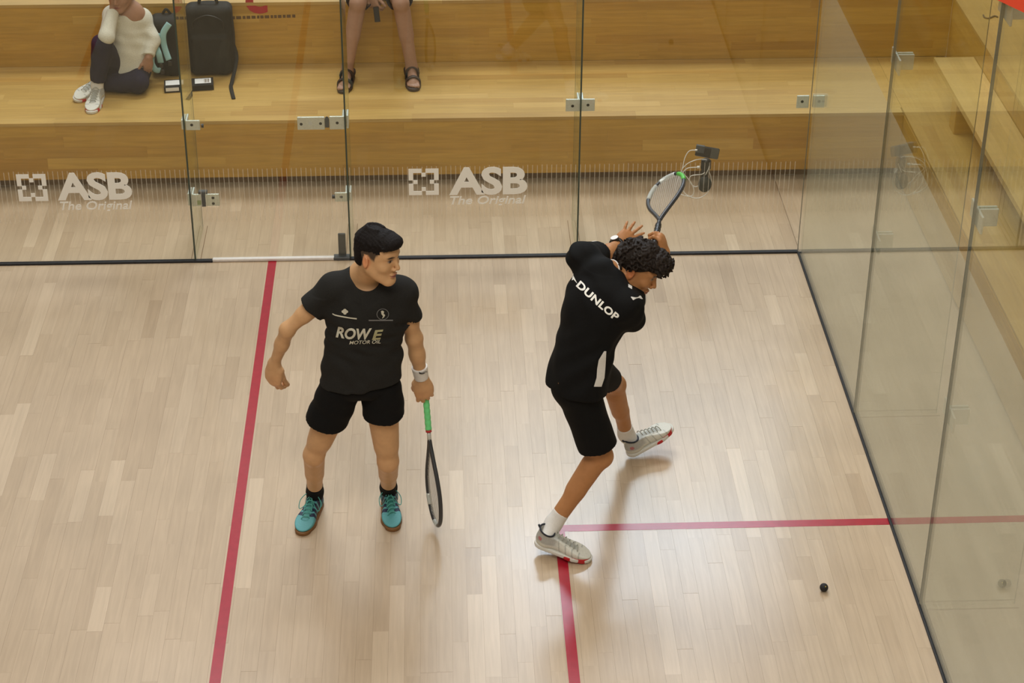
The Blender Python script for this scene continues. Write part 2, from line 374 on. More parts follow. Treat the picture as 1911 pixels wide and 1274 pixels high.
# printed stripes and logos on the court face of the glass
st = MB()
for i in range(int(6.38/.0285)):
    x = -3.19+i*.0285
    if -.463 < x < .472: pass
    st.box((x-.0019, -.0016, .285+random.uniform(-.006, .006)), (x+.0019, -.0010, .628+random.uniform(-.004, .004)))
tag(st.build('stripe_band', M['stripe'], wb), kind='stuff')
def text_mesh(s, size=1.0, shear=0, bold=0, align='LEFT', space=1.0):
    cu = bpy.data.curves.new('txt', 'FONT'); cu.body = s; cu.size = size; cu.shear = shear; cu.offset = bold; cu.align_x = align
    cu.space_character = space; cu.resolution_u = 4
    o = bpy.data.objects.new('txt', cu); COL.objects.link(o); dg = bpy.context.evaluated_depsgraph_get(); dg.update()
    me = bpy.data.meshes.new_from_object(o.evaluated_get(dg))
    V = np.array([v.co[:] for v in me.vertices]); F = [tuple(p.vertices) for p in me.polygons]
    bpy.data.objects.remove(o); bpy.data.curves.remove(cu); bpy.data.meshes.remove(me); return V, F
def fit(V, x0, x1, y0, y1):                        # rescale a flat outline into a rectangle
    V = V.copy(); lo, hi = V.min(0), V.max(0)
    V[:, 0] = x0+(V[:, 0]-lo[0])/(hi[0]-lo[0])*(x1-x0); V[:, 1] = y0+(V[:, 1]-lo[1])/(hi[1]-lo[1])*(y1-y0); return V
def solid(V2, F, place, t):                        # flat outline -> thin slab; place maps (u,v,w)
    n = len(V2); P = [place(u, v, 0) for u, v, *_ in V2]+[place(u, v, t) for u, v, *_ in V2]
    from collections import Counter
    ed = Counter()
    for f in F:
        for a, b in zip(f, f[1:]+f[:1]): ed[(a, b)] += 1
    FF = [tuple(f) for f in F]+[tuple(i+n for i in f[::-1]) for f in F]
    for (a, b) in ed:
        if (b, a) not in ed: FF.append((b, a, a+n, b+n))
    return P, FF
TA = text_mesh('ASB', bold=.034, space=.95); TO = text_mesh('The Original', shear=.22, bold=.012)
def glass_logo(x0, x1, z0, z1, ax0, ax1, az0, az1, ox0, ox1, oz0, oz1):
    m = MB(); sx, sz = x1-x0, z1-z0; t, g = .155, .065
    R_ = lambda a, b, c, d: m.box((x0+a*sx, -.0026, z0+c*sz), (x0+b*sx, -.0010, z0+d*sz))
    for (ca, cb) in ((0, 0), (1, 0), (0, 1), (1, 1)):
        fx = (0, .5-g) if not ca else (.5+g, 1); fz = (0, .5-g) if not cb else (.5+g, 1)
        R_(*fx, *((0, t) if not cb else (1-t, 1))); R_(*((0, t) if not ca else (1-t, 1)), *((t, .5-g) if not cb else (.5+g, 1-t)))
    for (u, v) in ((.5, t+.07), (.5, 1-t-.07), (t+.07, .5), (1-t-.07, .5)): R_(u-.072, u+.072, v-.072, v+.072)
    m.build('logo_mark', M['decal'], wb)
    for nm, (V, F), (a, b, c, d) in (('logo_lettering', TA, (ax0, ax1, az0, az1)), ('logo_lettering', TO, (ox0, ox1, oz0, oz1))):
        P, FF = solid(fit(V, a, b, c, d), F, lambda u, v, w: (u, -.0010-w, v), .0016); mesh(nm, P, FF, M['decal'], wb)
glass_logo(.834, 1.012, .437, .613, 1.074, 1.540, .432, .620, 1.078, 1.532, .352, .425)
glass_logo(-1.468, -1.296, .434, .613, -1.240, -.800, .434, .620, -1.232, -.806, .352, .427)

# ---- right glass wall
wr = empty('wall_right', (XR, -4.8, 0), label='tall glass side wall on the right under a red out line', kind='structure')
JR = [-1.722, -3.262, -4.80, -6.34, -7.88]; topz = lambda y: 2.16+.262*(-y)+.16
ys = [0.0]+JR+[-9.75]
for a, b in zip(ys[:-1], ys[1:]):
    a2, b2 = (a-.002 if a else a), b+.002
    m = MB().prism([(XR, a2, .012), (XR, b2, .012), (XR, b2, topz(b2)), (XR, a2, topz(a2))], (GT, 0, 0), (0, 0, 0)); m.build('glass_panel', M['glass'], wr)
    m = MB().box((XR+GT+.0008, b2, .012), (XR+GT+.0016, a2, 1.812)); m.build('haze_coating', M['film'], wr)
for y in JR:
    MB().box((XR-.0006, y-.0022, 0), (XR+GT+.001, y+.0022, topz(y))).build('joint_edge', M['edge2'], wr)
    f = MB().box((XR+GT+.004, y-.005, .002), (3.645, y+.005, topz(y))).build('glass_fin', M['fin'], wr)
    MB().box((3.645, y-.003, .002), (3.648, y+.003, topz(y))).build('fin_edge', M['edge2'], f)
    MB().box((XR+.03, y-.030, 0), (3.66, y-.026, .003)).box((XR+.03, y+.026, 0), (3.66, y+.030, .003)).build('fin_shoe', M['core'], f)
    for zc in (1.07, 2.06, 2.98, 3.9):
        if zc > topz(y)-.1: continue
        m = MB().box((XR+GT+.002, y-.085, zc-.04), (XR+GT+.012, y+.085, zc+.04), bev=.002)
        for s in (-1, 1): m.box((XR+GT+.012, y+s*.012-.006, zc-.04), (XR+GT+.09, y+s*.012+.006, zc+.04), bev=.002)
        o = m.build('clamp', M['zinc'], wr)
zl = lambda y: 2.979+.264*(-y-3.155)
m = MB().prism([(XR-.002, 0, zl(0)), (XR-.002, -9.75, zl(-9.75)), (XR-.002, -9.75, zl(-9.75)+.085), (XR-.002, 0, zl(0)+.085)], (.0015, 0, 0), (0, 0, 0))
m.build('out_line', M['redband'], wr)

# ---- bleachers
def staves(parent, axis, u0, u1, v0, v1, w0, w1, kind, wid=.07, lmin=.45, lmax=1.5):
    """axis: 'x' or 'y' run of the staves; kind 'riser' (v = z) or 'tread' (v = horizontal across)."""
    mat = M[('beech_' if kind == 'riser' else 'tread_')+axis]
    for (a, b, c, d) in fill(u0, u1, v0, v1, wid, lmin, lmax):
        a += .00015; b -= .00015; c += .00015; d -= .00015; rv = float(np.clip(random.gauss(.5, .24), 0, 1)); e = random.uniform(0, .0003)
        if axis == 'x': lo, hi = ((a, w0-e, c), (b, w1, d)) if kind == 'riser' else ((a, c, w0), (b, d, w1+e))
        else: lo, hi = ((w0-e, a, c), (w1, b, d)) if kind == 'riser' else ((c, a, w0), (d, b, w1+e))
        lo, hi = A3(*lo), A3(*hi); MB().box(lo, hi).build('stave', mat, parent, rnd=rv, loc=(lo+hi)/2)
XL = -3.4
def tier(name_label, core_lo, core_hi):
    b = MB().box(core_lo, core_hi).build('bleacher', M['core']); tag(b, name_label, 'bleacher'); return b
t = tier('lower wooden bleacher step behind the glass back wall', (XL, YB1+.09, 0), (XT1, YB2-.001, Z1-.02))
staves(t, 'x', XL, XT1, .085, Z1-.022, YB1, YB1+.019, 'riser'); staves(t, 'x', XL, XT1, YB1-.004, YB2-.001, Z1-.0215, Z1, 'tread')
t = tier('upper wooden bleacher step behind the glass back wall with red letter', (XL, YB2+.02, 0), (XT2-.002, YB2+1.2, Z2-.02)); backtier2 = t
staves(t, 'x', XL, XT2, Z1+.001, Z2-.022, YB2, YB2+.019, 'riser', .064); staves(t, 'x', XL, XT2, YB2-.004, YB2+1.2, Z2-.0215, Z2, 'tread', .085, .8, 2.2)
t = tier('lower wooden bleacher step beyond the right glass wall', (XT1+.06, -6.5, 0), (XT2-.001, YB2-.001, Z1-.02))
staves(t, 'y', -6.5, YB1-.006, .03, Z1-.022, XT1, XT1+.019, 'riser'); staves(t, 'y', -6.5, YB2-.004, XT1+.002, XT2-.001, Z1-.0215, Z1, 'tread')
t = tier('upper wooden bleacher step beyond the right glass wall', (XT2+.02, -6.5, 0), (XT2+1.2, YB2+.02, Z2-.02))
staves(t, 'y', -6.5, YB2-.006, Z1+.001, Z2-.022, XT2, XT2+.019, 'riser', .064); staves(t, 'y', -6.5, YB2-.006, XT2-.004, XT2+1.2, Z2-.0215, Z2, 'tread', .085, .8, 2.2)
# long step board resting on blocks in front of the right upper step
sb = empty('step_board', (4.36, 0, Z1), label='pale wooden step board on blocks beyond the right glass wall', cat='step')
for k in range(3):
    for (a, b) in ((-6.0, -3.1), (-3.1, -.4), (-.4, 1.15)):
        lo, hi = A3(4.225+k*.087, a+.0001, .735), A3(4.225+(k+1)*.087-.0002, b-.0001, .772)
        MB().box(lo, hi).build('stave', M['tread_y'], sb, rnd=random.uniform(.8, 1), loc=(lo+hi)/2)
for y in (.62, -1.4, -3.4): MB().box((4.25, y-.02, Z1), (4.47, y+.10, .7345), bev=.004).build('support_block', M['beech_x'], sb, rnd=.35)
# red letter and line of small print on the upper riser
Vc, Fc = text_mesh('c', bold=.03); c0 = atY(459.5, 25.5, YB2); c1 = atY(497, -22, YB2)
P, FF = solid(fit(Vc, c0[0], c1[0], c0[2], c1[2]), Fc, lambda u, v, w: (u, YB2-.0012-w, v), .0015); mesh('letter', P, FF, M['letter_red'], backtier2)
pm = MB(); x = 404
for wl in (6, 5, 9, 4, 7, 11, 6, 8, 9, 5, 7, 10, 5, 6, 8, 6, 9, 7):
    if x > 556: break
    a = atY(x, 36.5-(x-404)*.028, YB2); b = atY(x+wl*.8, 31-(x-404)*.028, YB2)
    if not (512 < x < 514): pm.box((a[0], YB2-.0022, a[2]), (b[0], YB2-.0010, b[2]))
    x += wl+1.2
pm.build('small_print', M['ink'], backtier2)
# far hall walls beyond the seats
hw = MB().box((-9, 9.0, -.06), (10, 9.2, 11)).build('wall_far', simple('hall_wall', (.46, .40, .32), .8, noise=.08, scale=1.5)); tag(hw, 'plain hall wall far behind the seats', kind='structure')
hw = MB().box((9.0, -10, -.06), (9.2, 9.0, 7)).build('wall_side', simple('hall_side_wall', (.42, .34, .25), .8, noise=.08, scale=1.5)); tag(hw, 'plain hall wall beyond the right seats', kind='structure')
fl = MB().box((-9, YB1+1.9, -.06), (9, 9, -.001)).build('floor', M['slab']); tag(fl, 'dark hall floor behind the seats', kind='structure')
print('structure', round(time.time()-T0, 1))
# ================================================================== solid modelling: blended volumes -> one continuous surface
class SDF:
    def __init__(s, h): s.h = h; s.ops = []; s.lo = A3(9e9, 9e9, 9e9); s.hi = -s.lo
    def _add(s, f, lo, hi, k, mode):
        lo = np.asarray(lo, float); hi = np.asarray(hi, float)
        if mode == 'u': s.lo = np.minimum(s.lo, lo); s.hi = np.maximum(s.hi, hi)
        s.ops.append((f, lo, hi, k, mode)); return s
    def cone(s, a, b, ra, rb, k=.02, mode='u', sq=None, cuta=None, cutb=None):
        a = np.asarray(a, float); b = np.asarray(b, float); ba = b-a; L2 = float(ba@ba)+1e-12; rm = max(ra, rb)
        ca = None if cuta is None else (a if cuta is True else np.asarray(cuta[0]), nrm(-ba) if cuta is True else nrm(cuta[1]))
        cb = None if cutb is None else (b if cutb is True else np.asarray(cutb[0]), nrm(ba) if cutb is True else nrm(cutb[1]))
        def f(X, Y, Z):
            x, y, z = X-a[0], Y-a[1], Z-a[2]; t = np.clip((x*ba[0]+y*ba[1]+z*ba[2])/L2, 0, 1)
            x = x-t*ba[0]; y = y-t*ba[1]; z = z-t*ba[2]
            if sq is not None:
                n, fac = nrm(sq[0]), sq[1]; e = (x*n[0]+y*n[1]+z*n[2])*(1/fac-1); x = x+e*n[0]; y = y+e*n[1]; z = z+e*n[2]
            d = np.sqrt(x*x+y*y+z*z)-(ra+(rb-ra)*t)
            if sq is not None: d = d*min(1, sq[1]+.15)
            for c in (ca, cb):
                if c is not None: d = np.maximum(d, (X-c[0][0])*c[1][0]+(Y-c[0][1])*c[1][1]+(Z-c[0][2])*c[1][2])
            return d
        rm *= max(1, sq[1]) if sq is not None else 1
        return s._add(f, np.minimum(a, b)-rm, np.maximum(a, b)+rm, k, mode)
    def ell(s, c, r, R=None, k=.02, mode='u'):
        c = np.asarray(c, float); r = np.broadcast_to(np.asarray(r, float), (3,)); R = np.eye(3) if R is None else np.asarray(R, float)
        ext = np.sqrt(((R*r)**2).sum(1))
        def f(X, Y, Z):
            x, y, z = X-c[0], Y-c[1], Z-c[2]
            u = x*R[0, 0]+y*R[1, 0]+z*R[2, 0]; v = x*R[0, 1]+y*R[1, 1]+z*R[2, 1]; w = x*R[0, 2]+y*R[1, 2]+z*R[2, 2]
            k0 = np.sqrt((u/r[0])**2+(v/r[1])**2+(w/r[2])**2); k1 = np.sqrt((u/r[0]**2)**2+(v/r[1]**2)**2+(w/r[2]**2)**2)+1e-9
            return k0*(k0-1)/k1
        return s._add(f, c-ext, c+ext, k, mode)
    def box(s, c, hf, R=None, rd=.01, k=.005, mode='u'):
        c = np.asarray(c, float); hf = np.asarray(hf, float); R = np.eye(3) if R is None else np.asarray(R, float); ext = np.abs(R)@hf
        def f(X, Y, Z):
            x, y, z = X-c[0], Y-c[1], Z-c[2]
            u = np.abs(x*R[0, 0]+y*R[1, 0]+z*R[2, 0])-hf[0]+rd; v = np.abs(x*R[0, 1]+y*R[1, 1]+z*R[2, 1])-hf[1]+rd; w = np.abs(x*R[0, 2]+y*R[1, 2]+z*R[2, 2])-hf[2]+rd
            return np.sqrt(np.maximum(u, 0)**2+np.maximum(v, 0)**2+np.maximum(w, 0)**2)+np.minimum(np.maximum(u, np.maximum(v, w)), 0)-rd
        return s._add(f, c-ext, c+ext, k, mode)
    def cut(s, p, n):                      # keep the side opposite to n
        p = np.asarray(p, float); n = nrm(n)
        s.ops.append((lambda X, Y, Z: (X-p[0])*n[0]+(Y-p[1])*n[1]+(Z-p[2])*n[2], None, None, 0, 'i')); return s
    def disp(s, f): s.ops.append((f, None, None, 0, 'd')); return s
    def run(s):
        h = s.h; o = s.lo-4*h; n = np.ceil((s.hi-s.lo)/h).astype(int)+9
        ax = [(o[i]+h*np.arange(n[i])).astype(np.float32) for i in range(3)]; D = np.full(n, 1.0, np.float32)
        for f, lo, hi, k, mode in s.ops:
            if lo is None: sl = [slice(0, n[i]) for i in range(3)]
            else:
                pad = k+3*h; a = np.maximum(np.floor((lo-pad-o)/h).astype(int), 0); b = np.minimum(np.ceil((hi+pad-o)/h).astype(int)+1, n)
                if (b <= a).any(): continue
                sl = [slice(a[i], b[i]) for i in range(3)]
            sl = tuple(sl); X, Y, Z = ax[0][sl[0]][:, None, None], ax[1][sl[1]][None, :, None], ax[2][sl[2]][None, None, :]
            if mode == 'd':
                near = np.argwhere(np.abs(D) < 3*h)
                i, j, l = near.T; D[i, j, l] += f(ax[0][i], ax[1][j], ax[2][l]).astype(np.float32); continue
            d = f(X, Y, Z); C = D[sl]
            if mode == 'u':
                if k > 0: hh = np.maximum(k-np.abs(C-d), 0)/k; D[sl] = np.minimum(C, d)-hh*hh*k*.25
                else: D[sl] = np.minimum(C, d)
            elif mode == 's':
                d = -d
                if k > 0: hh = np.maximum(k-np.abs(C-d), 0)/k; D[sl] = np.maximum(C, d)+hh*hh*k*.25
                else: D[sl] = np.maximum(C, d)
            elif mode == 'i': D[sl] = np.maximum(C, d)
        for a in range(3):
            i0 = [slice(None)]*3; i0[a] = 0; D[tuple(i0)] = 1; i0[a] = -1; D[tuple(i0)] = 1
        # surface nets
        ins = D < 0; cs = np.zeros(np.array(D.shape)-1, np.int8)
        offs = [(i, j, k) for i in (0, 1) for j in (0, 1) for k in (0, 1)]; c = np.array(D.shape)-1
        for (i, j, k) in offs: cs += ins[i:i+c[0], j:j+c[1], k:k+c[2]]
        act = np.argwhere((cs > 0) & (cs < 8)); idx = np.full(cs.shape, -1, np.int32); idx[tuple(act.T)] = np.arange(len(act))
        val = np.stack([D[act[:, 0]+i, act[:, 1]+j, act[:, 2]+k] for (i, j, k) in offs], 1); P = np.zeros((len(act), 3)); cnt = np.zeros(len(act))
        for e0 in range(8):
            for b in range(3):
                bit = 4 >> b
                if e0 & bit: continue
                e1 = e0 | bit; va, vb = val[:, e0], val[:, e1]; m = (va < 0) != (vb < 0); t = np.where(m, va/(va-vb+1e-12), 0)
                q = np.array(offs[e0], float)[None, :].repeat(len(act), 0); q[:, b] += t; P[m] += q[m]; cnt[m] += 1
        V = o+h*(act+P/cnt[:, None]); quads = []
        for a in range(3):
            u, v = (a+1) % 3, (a+2) % 3; s0 = [slice(None)]*3; s1 = [slice(None)]*3; s0[a] = slice(0, -1); s1[a] = slice(1, None)
            A, B = ins[tuple(s0)], ins[tuple(s1)]; E_ = np.argwhere(A != B); E_ = E_[(E_[:, u] > 0) & (E_[:, v] > 0)]
            fl = A[tuple(E_.T)]; du = np.zeros(3, int); du[u] = 1; dv = np.zeros(3, int); dv[v] = 1
            g = lambda X_: idx[tuple(X_.T)]
            q = np.stack([g(E_-du-dv), g(E_-dv), g(E_), g(E_-du)], 1); q[~fl] = q[~fl][:, ::-1]; quads.append(q)
        F = np.concatenate(quads); F = F[(F >= 0).all(1)]
        return V, F
    def build(s, name, mat, parent=None, paint=None, smooth=True):
        V, F = s.run(); col = paint(V) if paint is not None else None
        o = mesh(name, V, F, mat, parent, smooth, col=col); o['_n'] = len(F); del o['_n']
        return o
class Frame:                                 # local x = right-hand side, y = forward, z = up
    def __init__(s, o, fwd, up):
        s.o = np.asarray(o, float); y = nrm(fwd); z = np.asarray(up, float); z = nrm(z-y*(y@z)); x = np.cross(y, z); s.R = np.stack([x, y, z], 1)
    def __call__(s, x, y, z): return s.o+s.R@A3(x, y, z)
    def loc(s, V): return (V-s.o)@s.R
def rotv(v, ax, ang):
    v = np.asarray(v, float); ax = nrm(ax); c, s_ = math.cos(ang), math.sin(ang); return v*c+np.cross(ax, v)*s_+ax*(ax@v)*(1-c)
def lerp(a, b, t): return np.asarray(a, float)*(1-t)+np.asarray(b, float)*t
def smooth01(x, a, b):
    t = np.clip((x-a)/(b-a), 0, 1); return t*t*(3-2*t)

def head(S, H, k=.012, hs=1.0, neckbase=None, neck_r=(.052, .058), ears=True):
    E = lambda c, r, **kw: S.ell(H(*(A3(*c)*hs)), A3(*r)*hs, H.R, **kw)
    E((0, -.012, .036), (.075, .096, .086), k=0); E((0, .028, -.024), (.061, .064, .088), k=.03)
    E((0, .055, .04), (.055, .035, .045), k=.03)
    for s in (-1, 1):
        S.cone(H(s*.052*hs, .0, -.045*hs), H(s*.020*hs, .070*hs, -.098*hs), .020*hs, .017*hs, k=.03)
        E((s*.040, .062, -.022), (.024, .024, .022), k=.02)
        S.cone(H(s*.046*hs, .074*hs, .031*hs), H(s*.013*hs, .087*hs, .029*hs), .008*hs, .009*hs, k=.014)
    E((0, .078, -.100), (.022, .017, .016), k=.022)
    for s in (-1, 1): E((s*.032, .097, .013), (.016, .012, .0095), k=.010, mode='s'); E((s*.031, .0770, .012), (.0125, .0125, .0115), k=.004)
    S.cone(H(0, .086*hs, .021*hs), H(0, .110*hs, -.024*hs), .0070*hs, .0105*hs, k=.010)
    for s in (-1, 1): E((s*.0115, .097, -.033), (.0085, .011, .0075), k=.006)
    E((0, .090, -.060), (.024, .0125, .0055), k=.005); E((0, .088, -.0705), (.020, .0125, .0065), k=.004); E((0, .104, -.0655), (.022, .008, .0022), k=.003, mode='s')
    if ears:
        for s in (-1, 1):
            Re = H.R@np.array([[math.cos(.35*s), math.sin(.35*s), 0], [-math.sin(.35*s), math.cos(.35*s), 0], [0, 0, 1]])
            S.ell(H(s*.079*hs, -.010*hs, -.004*hs), A3(.0075, .018, .031)*hs, Re, k=.006); S.ell(H(s*.087*hs, -.006*hs, .0), A3(.005, .010, .019)*hs, Re, k=.004, mode='s')
    if neckbase is not None: S.cone(H(0, -.018*hs, -.05*hs), neckbase, neck_r[0], neck_r[1], k=.03)
def face_paint(col, V, H, lip=(.36, .13, .10), brow=(.03, .018, .012), iris=(.012, .008, .006), hs=1.0, brows=True):
    L = H.loc(V)/hs; c = col
    def spot(cx, cy, cz, rx, ry, rz, colr, soft=.35):
        d = np.sqrt(((L[:, 0]-cx)/rx)**2+((L[:, 1]-cy)/ry)**2+((L[:, 2]-cz)/rz)**2); w = (1-smooth01(d, 1-soft, 1+soft))[:, None]; c[:] = c*(1-w)+np.array(colr)*w
    spot(0, .098, -.0655, .022, .02, .0095, lip); spot(0, .104, -.0655, .022, .02, .0025, np.array(lip)*.35)
    if brows:
        for s in (-1, 1):
            spot(s*.031, .088, .0305, .020, .02, .0052, brow); spot(s*.031, .088, .012, .0140, .02, .0062, (.22, .17, .15)); spot(s*.031, .09, .0115, .0065, .02, .0060, iris, .2)
            spot(s*.031, .088, .0180, .0155, .02, .0024, brow)
    for s in (-1, 1): spot(s*.079, -.008, -.004, .012, .022, .034, np.array(c[0])*np.array([1.15, .85, .8]), .5)
    return c
def hand(S, wr, d, n, side, curls, spread=(.10, .03, -.04, -.12), thumb=(.6, .5, .4), hs=1.0, thumb_in=0.0):
    """wr wrist point, d direction to fingers, n back-of-hand normal, side +1: thumb on the d x n side. curls: bend per finger (radians per joint)."""
    d = nrm(d); n = nrm(n-d*(n@d)); t = np.cross(d, n)*side; P = lambda a, b, c: np.asarray(wr)+hs*(d*a+t*b+n*c)
    S.ell(P(.050, 0, 0), A3(.052, .041, .0165)*hs, np.stack([d, t, n], 1), k=.012); S.cone(P(0, 0, 0), P(.04, 0, 0), .027*hs, .025*hs, k=.02, sq=(n, .72))
    for fi, (b, ln, rr) in enumerate(((.027, .074, .0092), (.009, .082, .0094), (-.010, .076, .0090), (-.027, .060, .0080))):
        base = P(.083-.006*abs(fi-1), b, .001); u = nrm(d+t*spread[fi]); m = n.copy(); p = base; S.cone(P(.045, b*.8, 0), base, .012*hs, rr*hs*1.05, k=.010)
        for si, fr in enumerate((.46, .30, .24)):
            axv = np.cross(u, m); u2 = rotv(u, axv, -curls[fi]*(.75 if si == 0 else 1.05)); m = rotv(m, axv, -curls[fi]*(.75 if si == 0 else 1.05)); u = u2
            q = p+u*ln*fr*hs; S.cone(p, q, rr*hs*(1-.10*si), rr*hs*(.93-.10*si), k=.004); p = q
    p = P(.022, .028, -.006); u = nrm(d*.75+t*thumb[0]-n*thumb_in)
    S.cone(P(.01, .012, -.004), p, .015*hs, .0145*hs, k=.012)
    for si, (ln, rr) in enumerate(((.042, .0125), (.032, .0105), (.026, .0095))):
        q = p+u*ln*hs; S.cone(p, q, rr*hs, rr*.92*hs, k=.006); p = q; u = nrm(u*1.0+d*.25*thumb[1]-n*thumb[2]*.5-t*thumb[1]*.35)
def limb_leg(S, hip, kn, an, fwd, g=1.0):
    hip, kn, an = map(np.asarray, (hip, kn, an)); S.cone(hip, kn, .086*g, .054*g, k=.03); S.cone(lerp(hip, kn, .25)+A3(*fwd)*.012, lerp(hip, kn, .75)+A3(*fwd)*.012, .072*g, .056*g, k=.03)
    S.ell(kn+A3(*fwd)*.012, A3(.047, .047, .054)*g, k=.02); S.cone(kn, an, .047*g, .036*g, k=.025)
    back = -A3(*fwd)-nrm(an-kn)*((-A3(*fwd))@nrm(an-kn)); back = nrm(back)
    S.cone(lerp(kn, an, .16)+back*.016, lerp(kn, an, .50)+back*.010, .051*g, .045*g, k=.03); S.cone(lerp(kn, an, .5), an, .038*g, .033*g, k=.02)
def limb_arm(S, sh, el, wr, g=1.0):
    sh, el, wr = map(np.asarray, (sh, el, wr)); S.ell(sh, .056*g, k=.03); S.cone(sh, el, .050*g, .039*g, k=.03); S.cone(lerp(sh, el, .3), lerp(sh, el, .65), .050*g, .046*g, k=.02)
    S.ell(el, .036*g, k=.02); S.cone(lerp(el, wr, .08), lerp(el, wr, .45), .0415*g, .038*g, k=.025); S.cone(lerp(el, wr, .4), wr, .039*g, .0275*g, k=.02)
def stitch_project(name, V2, F, mat, parent, target, place, off=.0022, cuts=0):
    """lay a flat outline on a garment: place maps (u,v) to pixels, the depth comes from the cloth it is printed on."""
    me = target.data; mw = np.array([v.co[:] for v in me.vertices]); bvh = BVHTree.FromPolygons([tuple(v) for v in mw], [tuple(p.vertices) for p in me.polygons])
    import bmesh
    bm = bmesh.new(); vs = [bm.verts.new((v[0], v[1], 0)) for v in V2]
    for f in F:
        try: bm.faces.new([vs[i] for i in f])
        except ValueError: pass
    if cuts:
        bmesh.ops.triangulate(bm, faces=bm.faces[:])
        for _ in range(cuts):
            L_ = np.array([e.calc_length() for e in bm.edges]); th = max(np.percentile(L_, 60), L_.max()*.35); es = [e for e in bm.edges if e.calc_length() > th]
            bmesh.ops.subdivide_edges(bm, edges=es, cuts=1); bmesh.ops.triangulate(bm, faces=bm.faces[:])
    bm.verts.ensure_lookup_table(); bm.verts.index_update(); out = []; last = None
    for v in bm.verts:
        px, py = place(v.co.x, v.co.y); d = nrm(ray(px, py)); hit = bvh.ray_cast(Vector(CAM), Vector(d))
        if hit[0] is None: out.append(None); continue
        out.append(np.array(hit[0])+np.array(hit[1])*off-d*off*.5)
    fs = [tuple(v.index for v in f.verts) for f in bm.faces]; bm.free(); fs = [f for f in fs if all(out[i] is not None for i in f)]
    V = [o if o is not None else A3(0, 0, 0) for o in out]; used = sorted({i for f in fs for i in f}); mp = {i: k for k, i in enumerate(used)}
    if not used: return None
    return mesh(name, [V[i] for i in used], [tuple(mp[i] for i in f) for f in fs], mat, parent, True)
def affine(p00, p10, p01):                   # unit square -> pixels
    p00, p10, p01 = map(np.asarray, (p00, p10, p01)); return lambda u, v: p00+(p10-p00)*u+(p01-p00)*v
def unit(V): return fit(V, 0, 1, 0, 1)

